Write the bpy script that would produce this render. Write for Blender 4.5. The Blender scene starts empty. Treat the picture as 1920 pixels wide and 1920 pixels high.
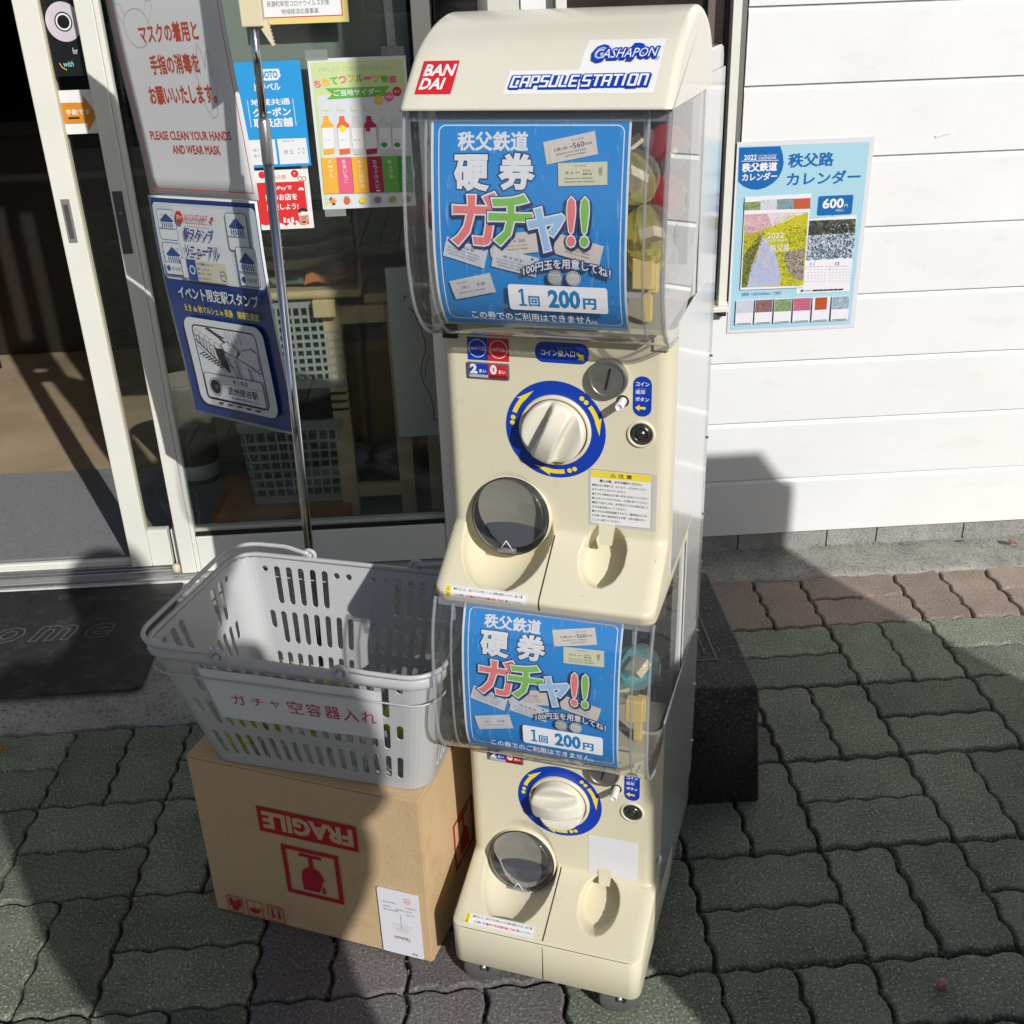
import bpy, bmesh, math, random
from mathutils import Vector, Matrix
random.seed(7)
PI = math.pi
SC = bpy.context.scene
COL = SC.collection

# ------------------------------------------------------------------ camera
cam_d = bpy.data.cameras.new('camera')
cam = bpy.data.objects.new('camera', cam_d)
COL.objects.link(cam)
cam_d.sensor_width = 36
cam_d.lens = 36 * 2010 / 1920
cam_d.clip_start = 0.02
cam_d.clip_end = 300
CH = 1.293
R0 = (0.9979670636404009, -0.05430330266690897, -0.033360024107036965)
R1 = (-0.05364520549584585, -0.43314629873246524, -0.8997257781244652)
R2 = (0.034408310279124145, 0.8996862982250158, -0.4351788517034157)
cam.matrix_world = Matrix(((R0[0], -R1[0], -R2[0], 0), (R0[1], -R1[1], -R2[1], 0), (R0[2], -R1[2], -R2[2], CH), (0, 0, 0, 1)))
SC.camera = cam

# ------------------------------------------------------------------ light
world = bpy.data.worlds.new('World'); SC.world = world; world.use_nodes = True
wn = world.node_tree.nodes; wl = world.node_tree.links
bg = wn['Background']
sky = wn.new('ShaderNodeTexSky'); sky.sky_type = 'NISHITA'; sky.sun_disc = False
SUN_AZ = math.atan2(0.52, -1.0)       # direction towards the sun, from +Y clockwise
SUN_EL = math.radians(30.5)
sky.sun_elevation = SUN_EL; sky.sun_rotation = SUN_AZ
sky.air_density = 0.9; sky.dust_density = 1.6; sky.ozone_density = 0.5
wl.new(sky.outputs[0], bg.inputs[0]); bg.inputs[1].default_value = 0.070
sd = bpy.data.lights.new('sun', 'SUN'); sd.energy = 3.75; sd.angle = math.radians(0.55); sd.color = (1.0, 0.978, 0.945)
sun = bpy.data.objects.new('sun', sd); COL.objects.link(sun)
ddir = Vector((-0.52, 1.0, -0.664)).normalized()
sun.rotation_euler = ddir.to_track_quat('-Z', 'Y').to_euler()
sun.location = (3, -5, 5)
SC.view_settings.view_transform = 'Standard'
SC.view_settings.look = 'None'
SC.view_settings.exposure = 0.10
SC.view_settings.gamma = 1.0
SC.view_settings.use_curve_mapping = False

# ------------------------------------------------------------------ materials
MATS = {}
def M(name, col=(.5, .5, .5), rough=.5, metal=0, coat=0, noise=None, bump=None, spec=.5, rnd=0, detail=6):
    """noise=(scale, amount[, dark colour]); bump=(scale, strength); rnd = per-object value variation"""
    if name in MATS: return MATS[name]
    m = bpy.data.materials.new(name); m.use_nodes = True
    nt = m.node_tree; n = nt.nodes; l = nt.links
    b = n['Principled BSDF']
    b.inputs['Base Color'].default_value = (*col, 1)
    b.inputs['Roughness'].default_value = rough
    b.inputs['Metallic'].default_value = metal
    b.inputs['Coat Weight'].default_value = coat
    b.inputs['Coat Roughness'].default_value = .08
    b.inputs['Specular IOR Level'].default_value = spec
    tc = n.new('ShaderNodeTexCoord')
    src = None
    if noise:
        nz = n.new('ShaderNodeTexNoise'); nz.inputs['Scale'].default_value = noise[0]; nz.inputs['Detail'].default_value = detail
        nz.inputs['Roughness'].default_value = .65
        l.new(tc.outputs['Object'], nz.inputs['Vector'])
        mp = n.new('ShaderNodeMapRange'); mp.inputs[1].default_value = .3; mp.inputs[2].default_value = .7
        l.new(nz.outputs[0], mp.inputs[0])
        mx = n.new('ShaderNodeMix'); mx.data_type = 'RGBA'
        dk = noise[2] if len(noise) > 2 else tuple(c * (1 - noise[1]) for c in col)
        mx.inputs[6].default_value = (*dk, 1); mx.inputs[7].default_value = (*col, 1)
        l.new(mp.outputs[0], mx.inputs[0]); src = mx.outputs[2]
        rr = n.new('ShaderNodeMapRange'); rr.inputs[3].default_value = max(0.02, rough - .08); rr.inputs[4].default_value = min(1, rough + .08)
        l.new(nz.outputs[0], rr.inputs[0]); l.new(rr.outputs[0], b.inputs['Roughness'])
    if rnd:
        oi = n.new('ShaderNodeObjectInfo')
        hs = n.new('ShaderNodeHueSaturation')
        mr = n.new('ShaderNodeMapRange'); mr.inputs[3].default_value = 1 - rnd; mr.inputs[4].default_value = 1 + rnd
        l.new(oi.outputs['Random'], mr.inputs[0]); l.new(mr.outputs[0], hs.inputs['Value'])
        if src: l.new(src, hs.inputs['Color'])
        else: hs.inputs['Color'].default_value = (*col, 1)
        src = hs.outputs[0]
    if src: l.new(src, b.inputs['Base Color'])
    if bump:
        nb = n.new('ShaderNodeTexNoise'); nb.inputs['Scale'].default_value = bump[0]; nb.inputs['Detail'].default_value = 5
        l.new(tc.outputs['Object'], nb.inputs['Vector'])
        bp = n.new('ShaderNodeBump'); bp.inputs['Strength'].default_value = bump[1]; bp.inputs['Distance'].default_value = .002
        l.new(nb.outputs[0], bp.inputs['Height']); l.new(bp.outputs[0], b.inputs['Normal'])
    MATS[name] = m
    return m

def stone(name, c1, c2, speck=(.5, .5, .45), sscale=330, bs=.5, big=4, rnd=.12, rough=.85, samt=.5):
    """aggregate surface: two-scale mottling plus pale and dark grains"""
    if name in MATS: return MATS[name]
    m = bpy.data.materials.new(name); m.use_nodes = True
    nt = m.node_tree; n = nt.nodes; l = nt.links; b = n['Principled BSDF']
    b.inputs['Roughness'].default_value = rough
    tc = n.new('ShaderNodeTexCoord'); oi = n.new('ShaderNodeObjectInfo')
    off = n.new('ShaderNodeVectorMath'); off.operation = 'ADD'
    l.new(tc.outputs['Object'], off.inputs[0])
    cx = n.new('ShaderNodeCombineXYZ'); m7 = n.new('ShaderNodeMath'); m7.operation = 'MULTIPLY'; m7.inputs[1].default_value = 37
    l.new(oi.outputs['Random'], m7.inputs[0]); l.new(m7.outputs[0], cx.inputs[0]); l.new(m7.outputs[0], cx.inputs[1]); l.new(cx.outputs[0], off.inputs[1])
    n1 = n.new('ShaderNodeTexNoise'); n1.inputs['Scale'].default_value = big; n1.inputs['Detail'].default_value = 8; n1.inputs['Roughness'].default_value = .7
    l.new(off.outputs[0], n1.inputs['Vector'])
    r1 = n.new('ShaderNodeMapRange'); r1.inputs[1].default_value = .32; r1.inputs[2].default_value = .68; l.new(n1.outputs[0], r1.inputs[0])
    mx = n.new('ShaderNodeMix'); mx.data_type = 'RGBA'; mx.inputs[6].default_value = (*c1, 1); mx.inputs[7].default_value = (*c2, 1)
    l.new(r1.outputs[0], mx.inputs[0])
    n2 = n.new('ShaderNodeTexNoise'); n2.inputs['Scale'].default_value = sscale; n2.inputs['Detail'].default_value = 2
    l.new(off.outputs[0], n2.inputs['Vector'])
    r2 = n.new('ShaderNodeMapRange'); r2.inputs[1].default_value = .56; r2.inputs[2].default_value = .74; r2.inputs[4].default_value = samt; l.new(n2.outputs[0], r2.inputs[0])
    m2 = n.new('ShaderNodeMix'); m2.data_type = 'RGBA'; m2.inputs[7].default_value = (*speck, 1)
    l.new(r2.outputs[0], m2.inputs[0]); l.new(mx.outputs[2], m2.inputs[6])
    r3 = n.new('ShaderNodeMapRange'); r3.inputs[1].default_value = .25; r3.inputs[2].default_value = .46; r3.inputs[3].default_value = .35; r3.inputs[4].default_value = 1; l.new(n2.outputs[0], r3.inputs[0])
    hs = n.new('ShaderNodeHueSaturation'); l.new(m2.outputs[2], hs.inputs['Color'])
    mr = n.new('ShaderNodeMapRange'); mr.inputs[3].default_value = 1 - rnd; mr.inputs[4].default_value = 1 + rnd; l.new(oi.outputs['Random'], mr.inputs[0])
    mm = n.new('ShaderNodeMath'); mm.operation = 'MULTIPLY'; l.new(mr.outputs[0], mm.inputs[0]); l.new(r3.outputs[0], mm.inputs[1]); l.new(mm.outputs[0], hs.inputs['Value'])
    l.new(hs.outputs[0], b.inputs['Base Color'])
    bp = n.new('ShaderNodeBump'); bp.inputs['Strength'].default_value = bs; bp.inputs['Distance'].default_value = .0015
    ad = n.new('ShaderNodeMath'); ad.operation = 'ADD'; l.new(n2.outputs[0], ad.inputs[0]); l.new(n1.outputs[0], ad.inputs[1])
    l.new(ad.outputs[0], bp.inputs['Height']); l.new(bp.outputs[0], b.inputs['Normal'])
    MATS[name] = m
    return m

def glassy(name, tint=(.95, .96, .96), rough=.0, ior=1.5, body=0, bodycol=(.8, .8, .8), scratch=0, double=False):
    """thin clear sheet: see-through with Fresnel reflection; body = share of cloudy diffuse"""
    if name in MATS: return MATS[name]
    m = bpy.data.materials.new(name); m.use_nodes = True
    nt = m.node_tree; n = nt.nodes; l = nt.links
    n.remove(n['Principled BSDF']); out = n['Material Output']
    t = n.new('ShaderNodeBsdfTransparent'); t.inputs[0].default_value = (*tint, 1)
    g = n.new('ShaderNodeBsdfGlossy'); g.inputs['Roughness'].default_value = rough
    lw = n.new('ShaderNodeLayerWeight'); lw.inputs[0].default_value = .5       # Schlick, the same from both sides
    pw = n.new('ShaderNodeMath'); pw.operation = 'POWER'; pw.inputs[1].default_value = 5; l.new(lw.outputs['Facing'], pw.inputs[0])
    f0 = ((ior - 1) / (ior + 1)) ** 2
    f = n.new('ShaderNodeMapRange'); f.inputs[3].default_value = f0; f.inputs[4].default_value = 1; l.new(pw.outputs[0], f.inputs[0])
    # one modelled face stands for the two faces of the sheet: R = 2r / (1 + r)
    a1 = n.new('ShaderNodeMath'); a1.operation = 'ADD'; a1.inputs[1].default_value = 1; l.new(f.outputs[0], a1.inputs[0])
    a2 = n.new('ShaderNodeMath'); a2.operation = 'DIVIDE'; l.new(f.outputs[0], a2.inputs[0]); l.new(a1.outputs[0], a2.inputs[1])
    a3 = n.new('ShaderNodeMath'); a3.operation = 'MULTIPLY'; a3.inputs[1].default_value = 2 if double else 1; l.new(a2.outputs[0], a3.inputs[0])
    f = a3 if double else f
    mx = n.new('ShaderNodeMixShader'); l.new(f.outputs[0], mx.inputs[0]); l.new(t.outputs[0], mx.inputs[1]); l.new(g.outputs[0], mx.inputs[2])
    last = mx.outputs[0]
    if body or scratch:
        d = n.new('ShaderNodeBsdfDiffuse'); d.inputs[0].default_value = (*bodycol, 1)
        m2 = n.new('ShaderNodeMixShader'); m2.inputs[0].default_value = body
        l.new(last, m2.inputs[1]); l.new(d.outputs[0], m2.inputs[2]); last = m2.outputs[0]
        if scratch:
            tc = n.new('ShaderNodeTexCoord'); mp = n.new('ShaderNodeMapping'); mp.inputs['Scale'].default_value = (260, 260, 18); mp.inputs['Rotation'].default_value = (.2, .3, .5)
            nz = n.new('ShaderNodeTexNoise'); nz.inputs['Scale'].default_value = 1; nz.inputs['Detail'].default_value = 3
            l.new(tc.outputs['Object'], mp.inputs[0]); l.new(mp.outputs[0], nz.inputs['Vector'])
            r = n.new('ShaderNodeMapRange'); r.inputs[1].default_value = .62; r.inputs[2].default_value = .72; r.inputs[3].default_value = body; r.inputs[4].default_value = body + scratch
            l.new(nz.outputs[0], r.inputs[0]); l.new(r.outputs[0], m2.inputs[0])
    l.new(last, out.inputs[0])
    MATS[name] = m
    return m

def grime(m, col, scale=18, amt=.5, lo=.58, hi=.74, stretch=(1, 1, 1), fine=0, finecol=(.2, .17, .12)):
    """worn-in dirt: blotches and, with fine > 0, thin scuffs"""
    nt = m.node_tree; n = nt.nodes; l = nt.links; b = n['Principled BSDF']; inp = b.inputs['Base Color']
    tc = n.new('ShaderNodeTexCoord')
    def layer(sc, st, a, c, lo_, hi_, rot=0):
        src = inp.links[0].from_socket if inp.links else None
        mp = n.new('ShaderNodeMapping'); mp.inputs['Scale'].default_value = st; mp.inputs['Rotation'].default_value = (rot, rot * .7, rot * 1.3); l.new(tc.outputs['Object'], mp.inputs[0])
        nz = n.new('ShaderNodeTexNoise'); nz.inputs['Scale'].default_value = sc; nz.inputs['Detail'].default_value = 7; nz.inputs['Roughness'].default_value = .7; l.new(mp.outputs[0], nz.inputs['Vector'])
        r = n.new('ShaderNodeMapRange'); r.inputs[1].default_value = lo_; r.inputs[2].default_value = hi_; r.inputs[4].default_value = a; l.new(nz.outputs[0], r.inputs[0])
        mx = n.new('ShaderNodeMix'); mx.data_type = 'RGBA'; l.new(r.outputs[0], mx.inputs[0])
        if src: l.new(src, mx.inputs[6])
        else: mx.inputs[6].default_value = inp.default_value
        mx.inputs[7].default_value = (*c, 1); l.new(mx.outputs[2], inp)
    layer(scale, stretch, amt, col, lo, hi)
    if fine:
        layer(1, (30, 30, 420), fine, finecol, .66, .70, .35); layer(1, (300, 40, 30), fine, finecol, .67, .70, -.5)
    return m

WHITE = M('white_print', (.78, .78, .78), .35)
BLACKM = M('black_print', (.02, .02, .02), .4)

# ------------------------------------------------------------------ geometry helpers
def link(name, me, mats, parent=None, smooth=False, kind=None):
    for m in (mats if isinstance(mats, (list, tuple)) else [mats]): me.materials.append(m)
    o = bpy.data.objects.new(name, me); COL.objects.link(o)
    if parent is not None: o.parent = parent
    if smooth:
        for p in me.polygons: p.use_smooth = True
    if kind: o['kind'] = kind
    return o
def mesh(name, vs, fs, mats, parent=None, smooth=False, kind=None, idx=None):
    me = bpy.data.meshes.new(name); me.from_pydata([tuple(v) for v in vs], [], fs); 
    if idx: me.polygons.foreach_set('material_index', idx)
    me.update()
    return link(name, me, mats, parent, smooth, kind)
def tag(o, label=None, cat=None, group=None, kind=None):
    if label: o['label'] = label
    if cat: o['category'] = cat
    if group: o['group'] = group
    if kind: o['kind'] = kind
    return o
def empty(name, loc, rz=0, label=None, cat=None, group=None):
    o = bpy.data.objects.new(name, None); COL.objects.link(o); o.location = loc; o.rotation_euler = (0, 0, rz)
    o.empty_display_size = .05
    return tag(o, label, cat, group)
def bmobj(name, bm, mats, parent=None, smooth=False, kind=None):
    me = bpy.data.meshes.new(name); bm.to_mesh(me); bm.free()
    return link(name, me, mats, parent, smooth, kind)
def abox(bm, a, b, bev=0, seg=2, mi=0, rot=None):
    a = Vector(a); b = Vector(b); c = (a + b) / 2; s = b - a
    r = bmesh.ops.create_cube(bm, size=1)
    vs = r['verts']
    for v in vs: v.co = Vector((v.co.x * s.x, v.co.y * s.y, v.co.z * s.z))
    if rot is not None:
        for v in vs: v.co = rot @ v.co
    for v in vs: v.co += c
    fs = {f for v in vs for f in v.link_faces}
    for f in fs: f.material_index = mi
    if bev:
        es = list({e for v in vs for e in v.link_edges})
        bmesh.ops.bevel(bm, geom=es, offset=bev, segments=seg, affect='EDGES', profile=.5)
def box(name, a, b, mats, parent=None, bev=0, seg=2, rot=None, smooth=None, kind=None):
    bm = bmesh.new(); abox(bm, a, b, bev, seg, rot=rot)
    return bmobj(name, bm, mats, parent, smooth if smooth is not None else False, kind)
def tube_bm(bm, pts, r, n=10, closed=False, mi=0):
    pts = [Vector(p) for p in pts]; N = len(pts); rings = []
    up = None
    for i, p in enumerate(pts):
        if closed: t = pts[(i + 1) % N] - pts[i - 1]
        else: t = pts[min(i + 1, N - 1)] - pts[max(i - 1, 0)]
        t.normalize()
        if up is None:
            up = Vector((0, 0, 1)) if abs(t.z) < .9 else Vector((1, 0, 0))
        u = (up - t * up.dot(t)).normalized(); w = t.cross(u); up = u
        rr = r[i] if isinstance(r, (list, tuple)) else r
        rings.append([bm.verts.new(p + u * (math.cos(2 * PI * k / n) * rr) + w * (math.sin(2 * PI * k / n) * rr)) for k in range(n)])
    M_ = N if closed else N - 1
    for i in range(M_):
        a, b = rings[i], rings[(i + 1) % N]
        for k in range(n):
            f = bm.faces.new((a[k], a[(k + 1) % n], b[(k + 1) % n], b[k])); f.smooth = True; f.material_index = mi
    if not closed:
        bm.faces.new(list(reversed(rings[0]))).material_index = mi; bm.faces.new(rings[-1]).material_index = mi
def tube(name, pts, r, mats, parent=None, n=10, closed=False):
    bm = bmesh.new(); tube_bm(bm, pts, r, n, closed)
    bmesh.ops.recalc_face_normals(bm, faces=bm.faces)
    return bmobj(name, bm, mats, parent)
def frame_of(axis):
    a = Vector(axis).normalized(); u = Vector((1, 0, 0)) if abs(a.x) < .8 else Vector((0, 0, 1))
    u = (u - a * u.dot(a)).normalized(); return u, a.cross(u), a
def lathe_bm(bm, prof, c, axis, n=40, mi=0, smooth=True):
    """prof = [(radius, height along axis)]"""
    u, w, a = frame_of(axis); c = Vector(c); rings = []
    for r, h in prof:
        if r < 1e-6: rings.append([bm.verts.new(c + a * h)])
        else: rings.append([bm.verts.new(c + a * h + u * (math.cos(2 * PI * k / n) * r) + w * (math.sin(2 * PI * k / n) * r)) for k in range(n)])
    for A, B in zip(rings, rings[1:]):
        for k in range(n):
            k2 = (k + 1) % n
            if len(A) == 1 and len(B) == 1: break
            if len(A) == 1: f = bm.faces.new((A[0], B[k2], B[k]))
            elif len(B) == 1: f = bm.faces.new((A[k], A[k2], B[0]))
            else: f = bm.faces.new((A[k], A[k2], B[k2], B[k]))
            f.smooth = smooth; f.material_index = mi
def lathe(name, prof, c, axis, mats, parent=None, n=40, smooth=True):
    bm = bmesh.new(); lathe_bm(bm, prof, c, axis, n, 0, smooth); bmesh.ops.recalc_face_normals(bm, faces=bm.faces)
    return bmobj(name, bm, mats, parent)
def rrect(x0, y0, x1, y1, r, n=6):
    out = []
    for cx, cy, a0 in ((x1 - r, y0 + r, -PI / 2), (x1 - r, y1 - r, 0), (x0 + r, y1 - r, PI / 2), (x0 + r, y0 + r, PI)):
        for k in range(n + 1):
            a = a0 + PI / 2 * k / n; out.append((cx + r * math.cos(a), cy + r * math.sin(a)))
    return out
def prism_bm(bm, pts, h0, h1, fn, mi=0):
    """2-D outline extruded from h0 to h1 through fn(u, v, h)"""
    A = [bm.verts.new(fn(u, v, h0)) for u, v in pts]; B = [bm.verts.new(fn(u, v, h1)) for u, v in pts]
    n = len(pts)
    f1 = bm.faces.new(A); f2 = bm.faces.new(list(reversed(B))); f1.material_index = f2.material_index = mi
    for i in range(n):
        f = bm.faces.new((A[i], B[i], B[(i + 1) % n], A[(i + 1) % n])); f.material_index = mi
def prism(name, pts, h0, h1, mats, parent=None, fn=lambda u, v, h: (u, -h, v), kind=None, bev=0):
    bm = bmesh.new(); prism_bm(bm, pts, h0, h1, fn); bmesh.ops.recalc_face_normals(bm, faces=bm.faces)
    if bev: bmesh.ops.bevel(bm, geom=list(bm.edges), offset=bev, segments=1, affect='EDGES')
    return bmobj(name, bm, mats, parent, kind=kind)

# ------------------------------------------------------------------ flat print (lettering and shapes on paper, stickers, boxes)
_tc = {}
def text_raw(body, b=0, shear=0):
    k = (body, b, shear)
    if k in _tc: return _tc[k]
    c = bpy.data.curves.new('lettering', 'FONT'); c.body = body; c.resolution_u = 2; c.shear = shear
    c.space_line = .95; c.align_x = 'CENTER' if '\n' in body else 'LEFT'
    if b: c.bevel_depth = b; c.bevel_resolution = 0
    o = bpy.data.objects.new('lettering', c); me = o.to_mesh()
    vs = [tuple(v.co) for v in me.vertices]; fs = []
    for p in me.polygons:
        if p.normal.z > -0.05 or not b: fs.append(tuple(p.vertices))
    o.to_mesh_clear(); bpy.data.objects.remove(o); bpy.data.curves.remove(c)
    _tc[k] = (vs, fs)
    return _tc[k]

def homography(src, dst):
    A = []; B = []
    for (x, y), (u, v) in zip(src, dst):
        A.append([x, y, 1, 0, 0, 0, -u * x, -u * y]); B.append(u)
        A.append([0, 0, 0, x, y, 1, -v * x, -v * y]); B.append(v)
    n = 8
    for i in range(n):
        p = max(range(i, n), key=lambda r: abs(A[r][i])); A[i], A[p] = A[p], A[i]; B[i], B[p] = B[p], B[i]
        for r in range(n):
            if r != i:
                f = A[r][i] / A[i][i]
                A[r] = [a - f * b_ for a, b_ in zip(A[r], A[i])]; B[r] -= f * B[i]
    return [B[i] / A[i][i] for i in range(n)]

def piecewise(fn, step):
    """make a bent surface map exactly linear between the cut lines, so that every layer of print follows the same facets"""
    def g(u, v, h):
        k = math.floor(v / step + 1e-6); t = v / step - k
        a = fn(u, k * step, h); b = fn(u, (k + 1) * step, h)
        return tuple(p * (1 - t) + q * t for p, q in zip(a, b))
    return g

class Sheet:
    """collects print in sheet coordinates: u right 0..w, v up -h..0 (metres). q = four reference points (TL, TR, BR, BL) that the art measures refer to"""
    def __init__(s, w, h, q=None, step=.00005):
        s.w = w; s.h = h; s.items = []; s.n = 0; s.step = step; s.layer = 0
        s.H = homography(q, [(0, 0), (w, 0), (w, -h), (0, -h)]) if q else None
        if q:
            d = lambda a, b: math.hypot(a[0] - b[0], a[1] - b[1])
            s.kx = w / ((d(q[0], q[1]) + d(q[3], q[2])) / 2); s.ky = h / ((d(q[0], q[3]) + d(q[1], q[2])) / 2)
        else: s.kx = s.ky = 1
    def Q(s, x, y):
        if not s.H: return (x, y)
        h = s.H; d = h[6] * x + h[7] * y + 1
        return ((h[0] * x + h[1] * y + h[2]) / d, (h[3] * x + h[4] * y + h[5]) / d)
    def _h(s): s.n += 1; return .0001 + s.n * s.step
    def poly(s, mat, pts, raw=False):
        P = pts if raw else [s.Q(*p) for p in pts]
        h = s._h(); s.items.append((mat, [(x, y, h) for x, y in P], [tuple(range(len(P)))]))
    def rect(s, mat, x0, y0, x1, y1, r=0, cxy=None):
        """axis-aligned on the sheet; corner points in reference measures"""
        a = s.Q(x0, y0); b = s.Q(x1, y1)
        X0, X1 = sorted((a[0], b[0])); Y0, Y1 = sorted((a[1], b[1]))
        s.poly(mat, rrect(X0, Y0, X1, Y1, r) if r else [(X0, Y0), (X1, Y0), (X1, Y1), (X0, Y1)], raw=True)
    def crect(s, mat, cx, cy, w, h, r=0, rot=0):
        c = s.Q(cx, cy); W = w * s.kx / 2; Hh = h * s.ky / 2
        P = rrect(-W, -Hh, W, Hh, r) if r else [(-W, -Hh), (W, -Hh), (W, Hh), (-W, Hh)]
        ca, sa = math.cos(rot), math.sin(rot)
        s.poly(mat, [(c[0] + x * ca - y * sa, c[1] + x * sa + y * ca) for x, y in P], raw=True)
    def disc(s, mat, cx, cy, rx, ry=None, n=28, r0=0):
        c = s.Q(cx, cy); RX = rx * s.kx; RY = (ry if ry else rx) * (s.ky if ry else s.kx)
        if not r0: s.poly(mat, [(c[0] + RX * math.cos(2 * PI * k / n), c[1] + RY * math.sin(2 * PI * k / n)) for k in range(n)], raw=True)
        else:
            h = s._h(); vs = []; fs = []
            for k in range(n):
                a = 2 * PI * k / n
                vs += [(c[0] + RX * math.cos(a), c[1] + RY * math.sin(a), h), (c[0] + RX * r0 * math.cos(a), c[1] + RY * r0 * math.sin(a), h)]
                k2 = (k + 1) % n; fs.append((2 * k, 2 * k2, 2 * k2 + 1, 2 * k + 1))
            s.items.append((mat, vs, fs))
    def line(s, mat, pts, wd, raw=False, closed=False):
        P = [Vector(p if raw else s.Q(*p)) for p in pts]; h = s._h(); vs = []; fs = []; N = len(P)
        for i in range(N if closed else N - 1):
            a = P[i]; b = P[(i + 1) % N]; d = (b - a)
            if d.length < 1e-7: continue
            d.normalize(); nn = Vector((-d.y, d.x)) * wd / 2; e = d * wd * .3
            k = len(vs); 
            for q in (a - nn - e, a + nn - e, b + nn + e, b - nn + e): vs.append((q.x, q.y, h + (i % 3) * 1e-6))
            fs.append((k, k + 1, k + 2, k + 3))
        s.items.append((mat, vs, fs))
    def frame(s, mat, x0, y0, x1, y1, wd, r=.004):
        a = s.Q(x0, y0); b = s.Q(x1, y1)
        X0, X1 = sorted((a[0], b[0])); Y0, Y1 = sorted((a[1], b[1]))
        s.line(mat, rrect(X0, Y0, X1, Y1, max(r, 1e-5), 4), wd, raw=True, closed=True)
    def text(s, mat, body, cx, cy, w, h, b=0, shear=0, rot=0, arc=0, dx=0, dy=0, lift=None, fit=None):
        """lettering centred at (cx, cy), fitted to w by h (reference measures); b = boldness; fit = size measured without boldness"""
        vs, fs = text_raw(body, b, shear)
        if not vs: return
        fv = text_raw(body, 0, shear)[0] if (fit or b) else vs
        x0 = min(v[0] for v in fv); x1 = max(v[0] for v in fv); y0 = min(v[1] for v in fv); y1 = max(v[1] for v in fv)
        W = w * s.kx; Hh = h * s.ky; c = s.Q(cx, cy); hh = s._h(); ca, sa = math.cos(rot), math.sin(rot)
        out = []
        for x, y, z in vs:
            X = ((x - x0) / (x1 - x0) - .5) * W + dx; Y = ((y - y0) / (y1 - y0) - .5) * Hh + dy
            if arc:
                t = X / W; Y += -arc * t * t * 4 * W
            out.append((c[0] + X * ca - Y * sa, c[1] + X * sa + Y * ca, hh + (z / b * s.step * .8 if b else 0)))
        s.items.append((mat, out, fs))
        if b: s.n += 1
    def build(s, parent, fn=lambda u, v, h: (u, -h, v), cuts=None, name='printed_design', smooth=False):
        mats = []; bm = bmesh.new()
        for mat, vs, fs in s.items:
            if mat not in mats: mats.append(mat)
            mi = mats.index(mat)
            V = [bm.verts.new(v) for v in vs]
            for f in fs:
                try: bm.faces.new([V[i] for i in f]).material_index = mi
                except ValueError: pass
        if cuts:
            for c in cuts:
                bmesh.ops.bisect_plane(bm, geom=bm.verts[:] + bm.edges[:] + bm.faces[:], plane_co=(0, c, 0), plane_no=(0, 1, 0))
        big = [f for f in bm.faces if len(f.verts) > 4]
        bmesh.ops.triangulate(bm, faces=big)
        bmesh.ops.recalc_face_normals(bm, faces=[])
        for v in bm.verts: v.co = Vector(fn(v.co.x, v.co.y, v.co.z))
        return bmobj(name, bm, mats, parent, smooth)

# ================================================================== GROUND
GREEN = stone('green_paver', (.088, .104, .076), (.170, .190, .138), (.50, .52, .43), sscale=240, bs=.9, rnd=.24, big=7, samt=.65)
BROWN = stone('brown_paver', (.20, .15, .12), (.31, .245, .20), (.5, .44, .38), sscale=240, bs=.9, rnd=.14, big=7, samt=.5)
PLUM = stone('plum_paver', (.095, .086, .086), (.145, .128, .128), (.42, .40, .40), sscale=240, bs=.9, rnd=.16)
SAND = stone('joint_dirt', (.018, .015, .011), (.06, .05, .038), (.16, .13, .09), sscale=240, big=25, bs=1, rnd=0)
CONC = stone('weathered_concrete', (.20, .195, .175), (.36, .35, .31), (.5, .48, .42), sscale=160, big=9, bs=.8, rnd=.04, samt=.4)
ASPH = stone('asphalt', (.045, .045, .047), (.06, .06, .06), (.16, .16, .16), rnd=0)

box('ground', (-40, -40, -.30), (40, 40, -.075), ASPH, kind='structure')
PX, PY, P = .77, 1.783, .2265
bed = box('pavement', (-3.2, -3, -.07), (4.1, 2.345, -.0135), SAND, kind='structure')

def paver_mesh(name, w, h, mat, seed=0):
    lam = P / 4; amp = .0044; g = .0030
    def wv(t):
        p = (t / lam) % 1.0
        return amp * (p / .62 if p < .62 else (1 - p) / .38) * 2 - amp
    n1 = int(round(w / lam)) * 4; n2 = int(round(h / lam)) * 4
    out = []
    for i in range(n1): t = w * i / n1; out.append((t, wv(t), 0, 1))
    for i in range(n2): t = h * i / n2; out.append((w + wv(t), t, -1, 0))
    for i in range(n1): t = w - w * i / n1; out.append((t, h + wv(t), 0, -1))
    for i in range(n2): t = h - h * i / n2; out.append((wv(t), t, 1, 0))
    def ring(ins, z):
        r = []
        for i, (x, y, nx, ny) in enumerate(out):
            # corners move inwards on both axes
            cx = 1 if x < ins * 1.2 + amp else (-1 if x > w - ins * 1.2 - amp else 0)
            cy = 1 if y < ins * 1.2 + amp else (-1 if y > h - ins * 1.2 - amp else 0)
            r.append((x + (cx or 0) * ins, y + (cy or 0) * ins, z))
        return r
    rs = [ring(g, -.022), ring(g, -.0050), ring(g + .0016, -.0016), ring(g + .0042, 0)]
    N = len(out); vs = [v for r in rs for v in r]; fs = []
    for k in range(3):
        for i in range(N):
            j = (i + 1) % N; fs.append((k * N + i, k * N + j, (k + 1) * N + j, (k + 1) * N + i))
    fs.append(tuple(range(3 * N, 4 * N)))
    me = bpy.data.meshes.new(name); me.from_pydata(vs, [], fs); me.update(); me.materials.append(mat)
    for p in me.polygons: p.use_smooth = len(p.vertices) == 4
    return me
PM = {(o, m.name): paver_mesh('paver', P if o == 'h' else P / 2, P / 2 if o == 'h' else P, m) for o in 'hv' for m in (GREEN, BROWN, PLUM)}
APX = .095          # seam between the deep apron (left) and the narrow kerb strip (right)
stuffv = []
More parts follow.
